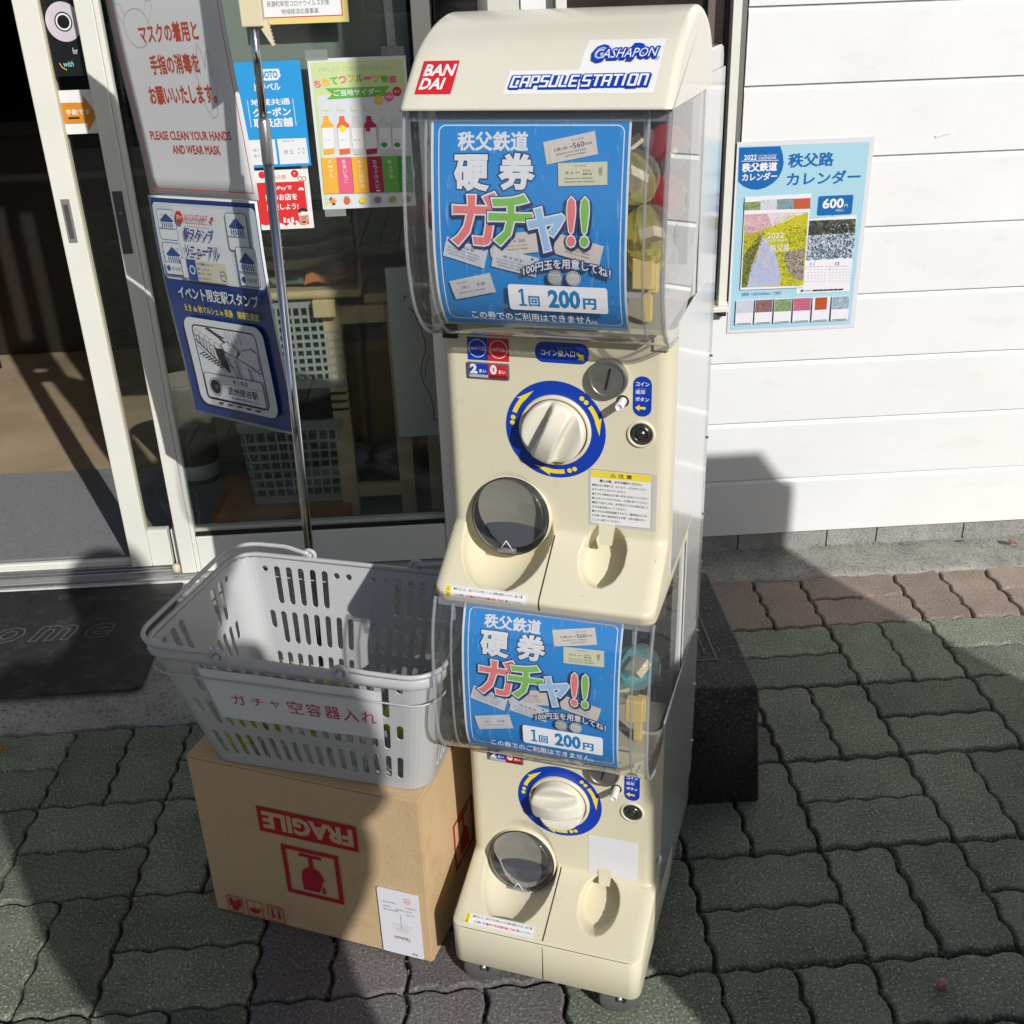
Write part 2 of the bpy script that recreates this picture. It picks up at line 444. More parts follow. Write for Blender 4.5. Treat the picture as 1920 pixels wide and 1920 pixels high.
for i in range(-18, 15):
    for j in range(-21, 3):
        x0 = PX + i * P; y0 = PY + (j - 1) * P       # cell covers [y0, y0+P] below row line j
        if x0 < APX - .01 and y0 + P > 1.80: continue
        if y0 + P > 2.25: continue
        near = -1.35 < x0 < 1.62 and .42 < y0
        orient = 'v' if (i + j - 1) % 2 == 0 else 'h'
        mat = GREEN
        if x0 >= APX - .01 and j == 2: mat = BROWN
        if -.37 < x0 < -.13 and y0 + P < 1.34: mat = PLUM
        if i == -4 and j == -2: mat = PLUM
        if not near and random.random() < .12: mat = BROWN
        for k in range(2):
            ox, oy = (x0, y0 + k * P / 2) if orient == 'h' else (x0 + k * P / 2, y0)
            if near:
                o = bpy.data.objects.new('paver', PM[(orient, mat.name)]); COL.objects.link(o); o.parent = bed
                o.location = (ox, oy, random.uniform(-.0030, .0014))
                o.rotation_euler = (random.uniform(-.008, .008), random.uniform(-.008, .008), random.uniform(-.006, .006))
            else: stuffv.append((ox, oy, orient, mat))
bm = bmesh.new()
for ox, oy, orient, mat in stuffv:
    w, h = (P, P / 2) if orient == 'h' else (P / 2, P)
    dz = random.uniform(-.001, .001)
    abox(bm, (ox + .003, oy + .003, -.02), (ox + w - .003, oy + h - .003, dz), mi=(0 if mat is GREEN else 1))
bmobj('outer_pavers', bm, [GREEN, BROWN], bed, kind='stuff')

def rough_slab(name, x0, x1, y0, y1, z0, z1, mats, wav=.004, lab=None):
    """concrete poured against the wavy pavers: ragged front edge, slightly uneven top"""
    bm = bmesh.new(); nx = int((x1 - x0) / .02); ny = 10; g = []
    for i in range(nx + 1):
        x = x0 + (x1 - x0) * i / nx; row = []
        fy = y0 + random.uniform(-wav, wav) + .003 * math.sin(x * 23) 
        for j in range(ny + 1):
            y = fy + (y1 - fy) * j / ny
            row.append(bm.verts.new((x, y, z0 + (z1 - z0) * j / ny + random.uniform(-.0012, .0012) - (.003 if j == 0 else 0))))
        g.append(row)
    for i in range(nx):
        for j in range(ny): bm.faces.new((g[i][j], g[i + 1][j], g[i + 1][j + 1], g[i][j + 1])).smooth = True
    low = [bm.verts.new((r[0].co.x, r[0].co.y, -.05)) for r in g]
    for i in range(nx): bm.faces.new((low[i], low[i + 1], g[i + 1][0], g[i][0]))
    return bmobj(name, bm, mats, kind='structure')
rough_slab('concrete_apron', -3.2, APX, 1.787, 2.375, .002, .012, CONC)
rough_slab('concrete_kerb', APX + .002, 4.1, 2.2165, 2.372, .002, .010, CONC)

# leaf litter, grit and the two pebbles
def blob(name, loc, s, mat, label, cat, seed=1):
    r = random.Random(seed); bm = bmesh.new(); bmesh.ops.create_icosphere(bm, subdivisions=2, radius=1)
    for v in bm.verts: v.co *= r.uniform(.78, 1.12)
    for v in bm.verts: v.co = Vector((v.co.x * s[0], v.co.y * s[1], v.co.z * s[2]))
    o = bmobj(name, bm, mat); o.location = loc; o.rotation_euler = (0, 0, r.uniform(0, 3)); return tag(o, label, cat)
blob('pebble', (.626, 1.048, .006), (.009, .0075, .007), M('red_stone', (.50, .26, .19), .8, noise=(300, .3)), 'reddish brown pebble lying alone on the green pavers at the lower right', 'pebble')
LEAF = M('dead_leaf', (.30, .13, .05), .8, noise=(90, .5))
def leaf(loc, s, rz, label, seed):
    r = random.Random(seed); vs = []; fs = []; n = 7
    for i in range(n + 1):
        t = i / n; w = math.sin(PI * t) ** .8 * .42 + .01
        z = .25 * math.sin(t * 3 + seed) + .15
        for k in (-1, 0, 1): vs.append((t * s, k * w * s, (z + abs(k) * .25 + r.uniform(-.04, .04)) * s * .6 + .002))
    for i in range(n):
        for k in range(2): a = i * 3 + k; fs.append((a, a + 3, a + 4, a + 1))
    o = mesh('fallen_leaf', vs, fs, LEAF, smooth=True); o.location = loc; o.rotation_euler = (.2, .1, rz)
    return tag(o, label, 'leaf', 'dead leaves on the ground')
leaf((1.322, 2.30, .012), .028, .6, 'larger curled brown leaf at the foot of the wall near the right edge', 1)
leaf((1.222, 2.33, .010), .02, 2.2, 'small brown leaf at the foot of the wall, left of the larger curled one', 2)
leaf((-.955, 1.715, .004), .026, 1.1, 'orange brown leaf on the green pavers at the far left edge', 3)
bm = bmesh.new(); r = random.Random(5)
for _ in range(3200):
    gi = r.randrange(-9, 5); gj = r.randrange(-6, 3)
    if r.random() < .5: x = PX + gi * P / 2 + r.uniform(-.003, .003); y = r.uniform(.5, 2.2)
    else: y = PY + gj * P / 2 + r.uniform(-.003, .003); x = r.uniform(-1.2, 1.5)
    if x < APX and y > 1.78 or y > 2.2: continue
    a = r.uniform(0, PI); L = r.uniform(.0008, .0035); w = r.uniform(.0005, .0013); z = r.uniform(-.012, -.005)
    c, s_ = math.cos(a), math.sin(a)
    bm.faces.new([bm.verts.new((x + c * L * u - s_ * w * v, y + s_ * L * u + c * w * v, z + .0016 * (u > 0))) for u, v in ((-1, -1), (1, -1), (1, 1), (-1, 1))])
for _ in range(420):
    x = r.uniform(-1.2, 1.5); y = 2.20 + abs(r.gauss(0, .05)) if r.random() < .5 else 2.37 - abs(r.gauss(0, .02))
    if x < APX: continue
    if y > 2.365: continue
    L = r.uniform(.001, .004); a = r.uniform(0, PI); c, s_ = math.cos(a), math.sin(a)
    bm.faces.new([bm.verts.new((x + c * L * u - s_ * L * .4 * v, y + s_ * L * u + c * L * .4 * v, .0145 + .001 * (u > 0))) for u, v in ((-1, -1), (1, -1), (1, 1), (-1, 1))])
bmobj('joint_litter', bm, M('dry_litter', (.19, .14, .08), .9, rnd=.3), kind='stuff')

# ================================================================== SHOP BUILDING
SID = M('white_painted_siding', (.78, .79, .79), .38, noise=(4.5, .05), bump=(140, .12), spec=.4)
FR = M('cream_aluminium', (.74, .73, .66), .32, noise=(9, .06), spec=.5)
FRD = M('grey_aluminium', (.27, .27, .255), .4)
GASK = M('black_gasket', (.012, .012, .012), .5)
SIL = M('bare_aluminium', (.62, .61, .60), .3, metal=.8, noise=(60, .25))
GLASS = glassy('window_glass', (.955, .970, .960), 0, 1.5)
WALLC = M('building_render', (.55, .54, .50), .8, noise=(3, .1))

grime(SID, (.55, .54, .50), 9, .35, .56, .8, (1, 1, 3), .35, (.45, .44, .42))
wall = empty('siding_wall', (0, 0, 0), 0, 'white painted horizontal board wall of the shop, carrying the calendar poster', 'wall')
def siding_board(x0, x1, z0, z1):
    # shiplap profile: face, small chamfer at the top, shadow groove
    pr = [(2.36, z0), (2.350, z0 + .0015), (2.350, z1 - .0110), (2.3535, z1 - .0035), (2.3562, z1 - .0026), (2.3562, z1 - .0006), (2.36, z1)]
    bm = bmesh.new(); n = 24; rows = []
    for i in range(n + 1):
        x = x0 + (x1 - x0) * i / n; d = random.uniform(-.0004, .0004)
        rows.append([bm.verts.new((x, y + (d if 0 < k < 4 else 0), z)) for k, (y, z) in enumerate(pr)])
    for a, b in zip(rows, rows[1:]):
        for k in range(len(pr) - 1): bm.faces.new((a[k], b[k], b[k + 1], a[k + 1]))
    for r_ in (rows[0], rows[-1]): bm.faces.new(r_)
    bmesh.ops.recalc_face_normals(bm, faces=bm.faces)
    return bmobj('siding_board', bm, SID, wall)
for k in range(17):
    z0 = .0585 + .1493 * k
    x0 = .604 if (z0 > .64) else -.03
    siding_board(x0, 4.0, z0, z0 + .1493)
box('sheathing', (-.03, 2.3625, .055), (4.0, 2.44, .64), M('sheathing_board', (.1, .1, .1), .9), wall)
box('sheathing', (.604, 2.3625, .6405), (4.0, 2.44, 2.6), MATS['sheathing_board'], wall)
box('paint_chip', (1.02, 2.3475, .991), (1.055, 2.3505, .994), SID, wall, rot=Matrix.Rotation(-.22, 3, 'Y'))
FND = stone('foundation_tile', (.21, .21, .20), (.33, .33, .31), (.5, .5, .48), sscale=260, big=14, rnd=.08)
fx = [-.03, .2, .42, .655, .881, 1.008, 1.231, 1.46, 1.69, 1.92, 2.15, 2.4, 2.9, 3.4, 4.0]
for a, b in zip(fx, fx[1:]): box('foundation_tile', (a + .0015, 2.361, -.03), (b - .0015, 2.40, .0575), FND, wall, bev=.001, seg=1)

# building shell (roof, back room) that the glass looks into
shell = empty('shop_building', (0, 0, 0), 0, 'dark shop interior seen through the open door and glass', 'building')
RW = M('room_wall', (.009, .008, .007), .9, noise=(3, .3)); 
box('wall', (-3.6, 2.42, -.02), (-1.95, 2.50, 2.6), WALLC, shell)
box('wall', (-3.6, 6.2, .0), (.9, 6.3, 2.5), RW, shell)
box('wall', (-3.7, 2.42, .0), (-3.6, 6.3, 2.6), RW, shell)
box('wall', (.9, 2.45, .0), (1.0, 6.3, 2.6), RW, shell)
box('lintel', (-3.6, 2.40, 2.02), (.603, 2.52, 2.6), WALLC, shell)
box('roof', (-3.8, 1.9, 2.605), (4.1, 6.4, 2.75), WALLC, shell)
FLR = M('brown_vinyl_floor', (.50, .375, .245), .32, noise=(2.2, .4), bump=(9, .2))
box('room_floor', (-3.6, 2.47, -.03), (.9, 6.2, .028), FLR, kind='structure')
CARP = M('grey_carpet', (.24, .245, .255), .95, noise=(120, .3), bump=(260, 1.2))
cp = box('floor_mat', (-2.6, 2.475, .029), (-.07, 3.055, .036), CARP, bev=.002)
tag(cp, 'grey carpet runner on the shop floor just inside the door', 'mat')

# threshold: stepped aluminium sill track
th = empty('door_threshold', (-1.3, 2.37, 0), 0, 'aluminium sill track under the sliding glass door', 'threshold')
def thb(n, y0, y1, z1, mat, x0=-1.95, x1=-.03, bev=.0015):
    return box(n, (x0 + 1.3, y0 - 2.37, .0), (x1 + 1.3, y1 - 2.37, z1), mat, th, bev=bev)
thb('base_strip', 2.352, 2.366, .022, SIL)
thb('track_floor', 2.367, 2.452, .0235, FRD)
thb('rail', 2.380, 2.386, .032, SIL); thb('rail', 2.396, 2.400, .032, SIL); thb('rail', 2.4105, 2.416, .034, SIL); 
thb('edge_nosing', 2.436, 2.452, .042, FR, x1=-.862, bev=.004)
box('mortar_lip', (-1.95 + 1.3, 2.346 - 2.37, 0), (-.69 + 1.3, 2.3515 - 2.37, .018), M('white_mortar', (.7, .69, .66), .8, noise=(60, .2)), th, bev=.001)

def frame_door(root, x0, x1, z0, z1, y, sw, rail, mat, top=True):
    """stile, rails and pane as parts; x in root coordinates"""
    pass
# sliding leaf (behind, half open)
sl = empty('sliding_door', (-.4, 2.412, .035), 0, 'cream framed glass sliding door leaf with recessed pull handle, slid half open', 'door')
X = lambda x: x + .4
box('stile', (X(-.862), -.012, 0), (X(-.812), .016, 1.96), FR, sl, bev=.0025)
box('stile', (X(-.0745), -.012, 0), (X(-.0330), .016, 1.96), FR, sl, bev=.0025)
box('rail', (X(-.8115), -.011, 0), (X(-.7605), .014, .098), FR, sl, bev=.002)
box('rail', (X(-.752), -.011, 0), (X(-.0750), .014, .098), FR, sl, bev=.002)
box('rail', (X(-.8115), -.011, 1.87), (X(-.0750), .014, 1.96), FR, sl, bev=.002)
box('pane', (X(-.813), -.003, .095), (X(-.0740), .003, 1.872), GLASS, sl)
box('bead', (X(-.8115), -.0125, .0985), (X(-.8085), -.004, 1.87), M('ivory_seal', (.55, .50, .36), .5), sl)
hp = box('pull_handle', (X(-.848), -.0135, .803), (X(-.829), -.0118, .895), M('handle_plate', (.36, .33, .32), .35, metal=.5), sl, bev=.0006)
box('finger_recess', (X(-.8435), -.0145, .812), (X(-.8335), -.0132, .884), M('polished_steel', (.72, .72, .75), .15, metal=1), hp)
# fixed light (front)
fx_ = empty('fixed_window', (-.4, 2.384, .0), 0, 'fixed shop window pane in a cream frame, covered with small posters', 'window')
box('stile', (X(-.7325), -.014, .026), (X(-.697), .013, 2.0), FR, fx_, bev=.002)
box('stile', (X(-.6965), -.010, .026), (X(-.6865), .011, 2.0), FR, fx_, bev=.0015)
box('stile', (X(-.0745), -.014, .026), (X(-.0365), .013, 2.0), FR, fx_, bev=.002)
box('rail', (X(-.686), -.010, .026), (X(-.075), .011, .122), FR, fx_, bev=.002)
box('rail', (X(-.686), -.006, .1225), (X(-.075), .006, .130), GASK, fx_)
box('rail', (X(-.686), -.010, 1.9), (X(-.075), .011, 2.0), FR, fx_, bev=.002)
box('pane', (X(-.688), -.0025, .128), (X(-.073), .0025, 1.902), GLASS, fx_)
lp = box('lock_plate', (X(-.7275), -.0158, .815), (X(-.7065), -.0142, .946), M('dark_plate', (.10, .10, .105), .45, metal=.4), fx_, bev=.0005)
lathe('key_cylinder', [(.0045, 0), (.0045, .003), (.002, .003), (.0015, .001), (0, .001)], (X(-.7165), -.0157, .901), (0, -1, 0), M('brass', (.35, .24, .1), .35, metal=.9), lp, n=16)
lathe('door_stop', [(.008, 0), (.010, .004), (.010, .016), (.006, .020), (0, .02)], (X(-.7475), -.004, .028), (0, 0, 1), M('ivory_plastic', (.62, .54, .40), .5), fx_, n=18)

# strip between the glass front and the board wall, then the right hand window
sf = empty('corner_panel', (0, 2.39, 0), 0, 'white boarded panel between two window frames behind the capsule machine', 'panel')
box('frame_strip', (-.0295, -.02, .7), (-.024, .02, 2.0), GASK, sf)
box('dark_pane', (-.0235, .0, .66), (.0575, .006, 2.0), M('dark_glass', (.008, .009, .01), .06, coat=1), sf)
box('frame_strip', (.058, -.02, .66), (.0785, .02, 2.0), M('taupe_frame', (.16, .15, .14), .5), sf, bev=.001)
box('board', (.079, -.012, .66), (.1445, .01, 2.0), M('pale_board', (.60, .585, .53), .5, noise=(5, .05)), sf, bev=.001)
box('board', (.1455, -.018, .66), (.212, .01, 2.0), M('white_board', (.78, .78, .77), .4), sf, bev=.001)
wd = empty('wall_window', (.4, 2.36, .655), 0, 'cream framed window with dark panes to the right of the capsule machine', 'window')
W4 = lambda x: x - .4
box('stile', (W4(.569), -.022, -.008), (W4(.587), .02, 1.35), FR, wd, bev=.001)
box('stile', (W4(.2135), -.022, -.008), (W4(.235), .02, 1.35), FR, wd, bev=.001)
box('groove', (W4(.5875), -.006, -.003), (W4(.6015), .02, 1.35), M('grey_seal', (.14, .14, .13), .6), wd)
box('sill', (W4(.205), -.034, -.02), (W4(.590), .018, -.0085), FR, wd, bev=.0015)
box('drip_cap', (W4(.570), -.030, -.030), (W4(.586), -.004, -.0205), GASK, wd)
box('pane', (W4(.2355), .004, -.008), (W4(.5685), .009, 1.35), M('brown_backed_glass', (.045, .035, .03), .08, coat=1, noise=(7, .5)), wd)
box('glazing_bar', (W4(.520), -.012, -.008), (W4(.535), .0035, 1.35), M('brown_frame', (.13, .10, .085), .4), wd, bev=.001)

# ---- things inside the shop, near the glass
PINE = M('pale_pine', (.62, .46, .26), .45, noise=(6, .18), bump=(30, .1))
tb = empty('display_table', (-.27, 2.66, .036), 0, 'pale wooden trestle table standing behind the shop glass', 'table')
box('table_top', (-.34, -.055, .60), (.022, .30, .622), PINE, tb, bev=.010, seg=4)
box('table_top', (.0225, -.015, .575), (.30, .28, .60), PINE, tb, bev=.003)
box('leg', (-.083, -.035, .0), (-.038, -.008, .575), PINE, tb, bev=.002, rot=Matrix.Rotation(.0, 3, 'Y'))
box('leg', (.075, -.035, .0), (.115, -.008, .575), PINE, tb, bev=.002)
box('leg', (-.083, .24, .0), (-.038, .268, .575), PINE, tb, bev=.002)
box('leg', (.075, .24, .0), (.115, .268, .575), PINE, tb, bev=.002)
box('stretcher', (-.0375, -.033, .055), (.0745, -.010, .09), PINE, tb, bev=.002)
box('stretcher', (-.0375, -.033, .53), (.0745, -.010, .574), PINE, tb, bev=.002)
box('clamp_block', (-.10, -.062, .556), (-.045, -.036, .5995), PINE, tb, bev=.003)
box('leg', (.155, -.03, .0), (.19, -.004, .55), PINE, tb, bev=.002)
box('stretcher', (.1905, -.028, .10), (.30, -.008, .135), PINE, tb, bev=.002)
box('dark_backing', (-.0370, .005, .092), (.0740, .012, .529), M('dark_cloth', (.03, .028, .026), .9), tb)
CLOTHG = M('green_cloth', (.25, .32, .18), .9, noise=(20, .4)); CLOTHO = M('orange_cloth', (.62, .22, .06), .9, noise=(25, .3))
def cloth(name, x0, x1, y0, y1, z, amp, mat, label, seed):
    r = random.Random(seed); nx, ny = 22, 12; vs = []; fs = []
    ph = [r.uniform(0, 6) for _ in range(4)]
    for i in range(nx + 1):
        for j in range(ny + 1):
            u, v = i / nx, j / ny
            z_ = z + amp * (.5 + .25 * math.sin(9 * u + 5 * v + ph[0]) + .25 * math.sin(15 * v - 6 * u + ph[1]))
            vs.append((x0 + (x1 - x0) * u + .004 * math.sin(11 * v + ph[2]), y0 + (y1 - y0) * v + .005 * math.sin(13 * u + ph[3]), z_))
    for i in range(nx):
        for j in range(ny): a = i * (ny + 1) + j; fs.append((a, a + 1, a + ny + 2, a + ny + 1))
    return tag(mesh(name, vs, fs, mat, smooth=True), label, 'cloth')
cloth('folded_cloth', -.56, -.33, 2.64, 2.92, .660, .012, CLOTHG, 'green cloth spread on the wooden table under the woven tray', 1)
cloth('folded_cloth', -.39, -.27, 2.625, 2.85, .662, .026, CLOTHO, 'crumpled orange cloth at the edge of the wooden table', 2)
# woven tray stack on the table
WIC = M('pale_wicker', (.40, .40, .30), .7, noise=(70, .4)); 
for k in range(3):
    z = .690 + k * .034
    o = lathe('woven_tray', [(.10, 0), (.125, .012), (.150, .030), (.156, .034), (.150, .036), (.122, .018), (.10, .006), (0, .006)], (-.43, 2.80, z), (0, 0, 1), WIC, n=36)
    tag(o, ('lowest of', 'middle of', 'topmost of')[k] + ' three pale woven trays stacked on the wooden table', 'tray', 'woven trays on the table')
# plastic crates in the shop
CRG = M('pale_crate_plastic', (.30, .32, .31), .5); CRD = M('black_crate_plastic', (.02, .02, .022), .4)
def crate(name, c, sx, sy, h, mat, label, flare=.88, rows=4, cols=7, rz=0, tilt=0):
    root = empty(name, c, rz, label, 'crate'); root.rotation_euler = (tilt, 0, rz)
    bm = bmesh.new(); t = .004
    for side in range(4):
        W = sx if side % 2 == 0 else sy; D = (sy if side % 2 == 0 else sx) / 2
        ca, sa = math.cos(side * PI / 2), math.sin(side * PI / 2)
        def fn(u, v, hh, W=W, D=D, ca=ca, sa=sa):
            k = flare + (1 - flare) * v / h
            x, y = u * k, -(D * k) - hh
            return (x * ca - y * sa, x * sa + y * ca, v)
        x0, x1 = -W / 2, W / 2; rim = .028; fr = .022
        prism_bm(bm, [(x0, h - rim), (x1, h - rim), (x1, h), (x0, h)], -t, t, fn)
        prism_bm(bm, [(x0, 0), (x1, 0), (x1, fr), (x0, fr)], -t, t * .9, fn)
        for r_ in range(rows):
            z0 = fr + (h - rim - fr) * (r_ + .72) / rows
            if r_ < rows - 1: prism_bm(bm, [(x0, z0), (x1, z0), (x1, z0 + .007), (x0, z0 + .007)], -t * .8, t * .8, fn)
        for c_ in range(cols + 1):
            u = x0 + .008 + (x1 - x0 - .022) * c_ / cols
            prism_bm(bm, [(u, fr), (u + .006, fr), (u + .006, h - rim), (u, h - rim)], -t * .7, t * .7, fn)
    bmesh.ops.recalc_face_normals(bm, faces=bm.faces)
    bmobj('lattice_sides', bm, mat, root)
    box('crate_floor', (-sx / 2 * flare, -sy / 2 * flare, 0), (sx / 2 * flare, sy / 2 * flare, .004), mat, root)
    return root
crate('plastic_crate', (-.465, 2.73, .082), .27, .21, .235, CRG, 'pale grey lattice crate at the bottom of the stack behind the glass', rows=7, cols=9)
for k in range(3): crate('plastic_crate', (-.455, 2.735, .325 + k * .022), .29, .22, .02, CRD, ('lowest', 'middle', 'uppermost')[k] + ' black crate rim nested in the crate stack behind the glass', rows=1, cols=1)
crate('plastic_crate', (-.435, 2.73, .405), .235, .20, .235, CRG, 'tall pale grey lattice crate on top of the stack behind the glass', rows=9, cols=11, flare=1.05)
tag(box('cardboard_sheet', (-.70, 2.60, .037), (-.33, 2.86, .078), M('orange_cardboard', (.32, .13, .04), .8), bev=.002), 'flat orange brown carton under the crate stack', 'carton')
# white paper with a brush drawing, leaning behind the glass
sh = Sheet(.135, .44)
PAPER = M('white_paper', (.72, .74, .76), .6)
pp = box('drawing_sheet', (0, 0, -.44), (.135, .002, 0), PAPER); pp.location = (-.185, 2.585, .71); pp.rotation_euler = (.02, 0, .05)
tag(pp, 'white sheet with a thin black brush drawing behind the glass beside the machine', 'poster')
INK = M('brush_ink', (.03, .025, .02), .6)
sh.line(INK, [(.05, -.10), (.062, -.112), (.072, -.14), (.085, -.19), (.083, -.215), (.073, -.24), (.068, -.27), (.074, -.30), (.088, -.33), (.094, -.37), (.092, -.395), (.105, -.40), (.125, -.392)], .0022)
sh.line(INK, [(.094, -.22), (.082, -.25), (.077, -.285)], .0018); sh.line(INK, [(.04, -.085), (.042, -.07), (.048, -.073)], .002)
sh.build(pp, fn=lambda u, v, h: (u, -h, v))
# panel added to imitate the grey reflection in the upper glass; white lath
tag(box('reflection_panel', (-.66, 2.437, .90), (-.085, 2.441, 1.95), M('grey_green_reflection', (.27, .30, .27), .8, noise=(2, .08))), 'plain grey green roller blind hanging behind the upper glass', 'blind')
tag(box('wooden_lath', (-.012, 0, -.3), (.006, .006, .3), M('white_lath', (.75, .76, .74), .5), rot=Matrix.Rotation(-.03, 3, 'Y')), 'narrow white lath hanging in front of the grey blind', 'lath').location = (-.125, 2.432, 1.47)
# back of the shop: counter and stools whose shadows cross the floor
DW = M('dark_wood', (.018, .012, .009), .5)
ct = empty('shop_counter', (-1.6, 4.6, .028), 0, 'dark wooden counter deep inside the shop', 'counter')
box('counter_top', (-1.0, -.3, .85), (1.0, .3, .9), DW, ct, bev=.005); box('counter_front', (-.95, -.25, 0), (.95, .25, .849), DW, ct)
for k, (x, y) in enumerate(((-2.75, 4.15), (-2.05, 4.05))):
    st = empty('folding_stool', (x, y, .028), .3 + k, ('left', 'right')[k] + ' dark wooden stool on the brown shop floor', 'stool', 'stools inside the shop')
    box('seat', (-.18, -.18, .42), (.18, .18, .45), DW, st, bev=.01)
    for a in (-1, 1):
        for b in (-1, 1): box('leg', (a * .16 - .014, b * .16 - .014, 0), (a * .16 + .014, b * .16 + .014, .4195), DW, st)
    for a in (-1, 1): box('stretcher', (-.1455, a * .16 - .01, .15), (.1455, a * .16 + .01, .18), DW, st)
pot = empty('tall_planter', (-.80, 2.93, .037), 0, 'tapered grey planter pot inside the shop behind the door stile', 'planter')
lathe('pot', [(0, 0), (.05, 0), (.078, .30), (.082, .31), (.074, .31), (.06, .05), (0, .05)], (0, 0, 0), (0, 0, 1), M('taupe_pot', (.18, .15, .125), .6), pot, n=28)
lathe('pot_band', [(.058, 0), (.062, .01), (.064, .04), (.06, .045)], (0, 0, .02), (0, 0, 1), M('pale_band', (.5, .5, .5), .5), pot, n=28)

# ================================================================== CAPSULE MACHINE
W = .27
MA = math.radians(-20.6); MO = (-.0666709922, 1.1017674552, 0)
mc = empty('capsule_machine', MO, MA, 'tall cream two tier capsule toy vending machine with clear hoods and blue posters', 'vending machine')
CREAM = M('aged_cream_plastic', (.72, .675, .515), .34, noise=(3.2, .07, (.67, .61, .43)), bump=(900, .05), spec=.45)
grime(CREAM, (.44, .36, .22), 26, .45, .60, .80, (1, 1, 1), .45, (.30, .25, .17))
CREAML = M('lid_cream_plastic', (.72, .70, .61), .26, noise=(2.5, .05, (.70, .66, .53)), spec=.5, coat=.3)
grime(CREAML, (.56, .54, .46), 14, .4, .56, .78, (1, 1, 1), .4, (.45, .43, .36))
CREAMD = M('tan_plastic', (.52, .42, .22), .5)
SIDEP = M('pale_side_panel', (.60, .60, .585), .16, noise=(6, .05), coat=.6)
CLEAR = glassy('clear_acrylic', (.95, .955, .95), .015, 1.52, .022, (.75, .77, .8), scratch=.14, double=True)
CLEARR = glassy('clear_acrylic_rib', (.80, .81, .84), .06, 1.6, .20, (.74, .76, .80))
SMOKE = glassy('smoked_acrylic', (.62, .64, .68), .015, 1.8, .02, (.4, .4, .42), scratch=.06)
BLACKP = M('black_plastic', (.012, .012, .014), .45)
STEEL = M('worn_steel', (.52, .51, .48), .36, metal=.9, noise=(90, .25), bump=(300, .1))
BLUE = M('royal_blue_print', (.005, .045, .42), .3, coat=.3)
YEL = M('yellow_print', (.85, .68, .05), .35)
REDP = M('red_print', (.62, .02, .03), .35)
WHT = M('white_plastic', (.78, .77, .74), .35)
DEC = M('decal_white', (.80, .80, .79), .3)

def path_round(poly, r, n=5):
    out = [Vector(poly[0])]
    for i in range(1, len(poly) - 1):
        p = Vector(poly[i]); a = Vector(poly[i - 1]) - p; b = Vector(poly[i + 1]) - p
        rr = min(r, a.length * .45, b.length * .45); A = p + a.normalized() * rr; B = p + b.normalized() * rr
        for k in range(n + 1):
            t = k / n; out.append(A * (1 - t) ** 2 + p * 2 * t * (1 - t) + B * t * t)
    out.append(Vector(poly[-1])); return out
def resample(pts, step):
    out = [(pts[0].copy(), 0.0)]; s = 0
    for a, b in zip(pts, pts[1:]):
        L = (b - a).length; n = max(1, int(math.ceil(L / step)))
        for k in range(1, n + 1): out.append((a.lerp(b, k / n), s + L * k / n))
        s += L
    return out
def at_s(pts, s):
    """point and outward normal (towards -v / up) at arc length s on (v, z) path"""
    acc = 0
    for a, b in zip(pts, pts[1:]):
        L = (b - a).length
        if s <= acc + L or b is pts[-1]:
            t = (s - acc) / L; p = a.lerp(b, t); d = (b - a).normalized(); return p, Vector((-d.y, d.x))
        acc += L
def front_shell(poly, bowls, name, r=.016, back=.27):
    pts = path_round(poly, .007); rows = resample(pts, .0021)
    cols = [('s', 0, back), ('s', 0, .2)]
    for k in range(7): a = PI / 2 * k / 6; cols.append(('c', r - r * math.cos(a), r - r * math.sin(a)))
    nx = 160
    for k in range(1, nx): cols.append(('c', r + (W - 2 * r) * k / nx, 0))
    for k in range(7): a = PI / 2 * k / 6; cols.append(('c', W - r + r * math.sin(a), r - r * math.cos(a)))
    cols += [('s', W, .2), ('s', W, back)]
    vs = []; fs = []; nc = len(cols)
    for p, s in rows:
        for kind, x, v in cols:
            if kind == 's': vs.append((x, v, p.y)); continue
            P_ = Vector((x, p.x + v, p.y))
            for cx, cs, rx, rs, dep, dr, sharp in bowls:
                q = ((x - cx) / rx) ** 2 + ((s - cs) / rs) ** 2
                if q < 1:
                    d = dep * min(1, (1 - q) * sharp) ** .5; P_ += Vector((0, dr[0], dr[1])) * d
            vs.append(tuple(P_))
    for i in range(len(rows) - 1):
        for j in range(nc - 1): a = i * nc + j; fs.append((a, a + 1, a + nc + 1, a + nc))
    o = mesh(name, vs, fs, CREAM, mc, smooth=True)
    return o, pts
SHU = [(.034, .634), (.026, .650), (.107, .704), (.107, .962)]
SHL = [(.002, .1262), (.004, .1275), (.107, .1665), (.107, .43)]
o, PU = front_shell(SHU, [(.0755, .104, .0555, .080, .036, (.40, -.90), 1), (.1965, .088, .0275, .042, .034, (.75, -.5), 5)], 'upper_front_shell')
o, PL = front_shell(SHL, [(.0765, .100, .0520, .086, .036, (.40, -.90), 1), (.1975, .070, .0275, .043, .034, (.75, -.5), 5)], 'lower_front_shell')

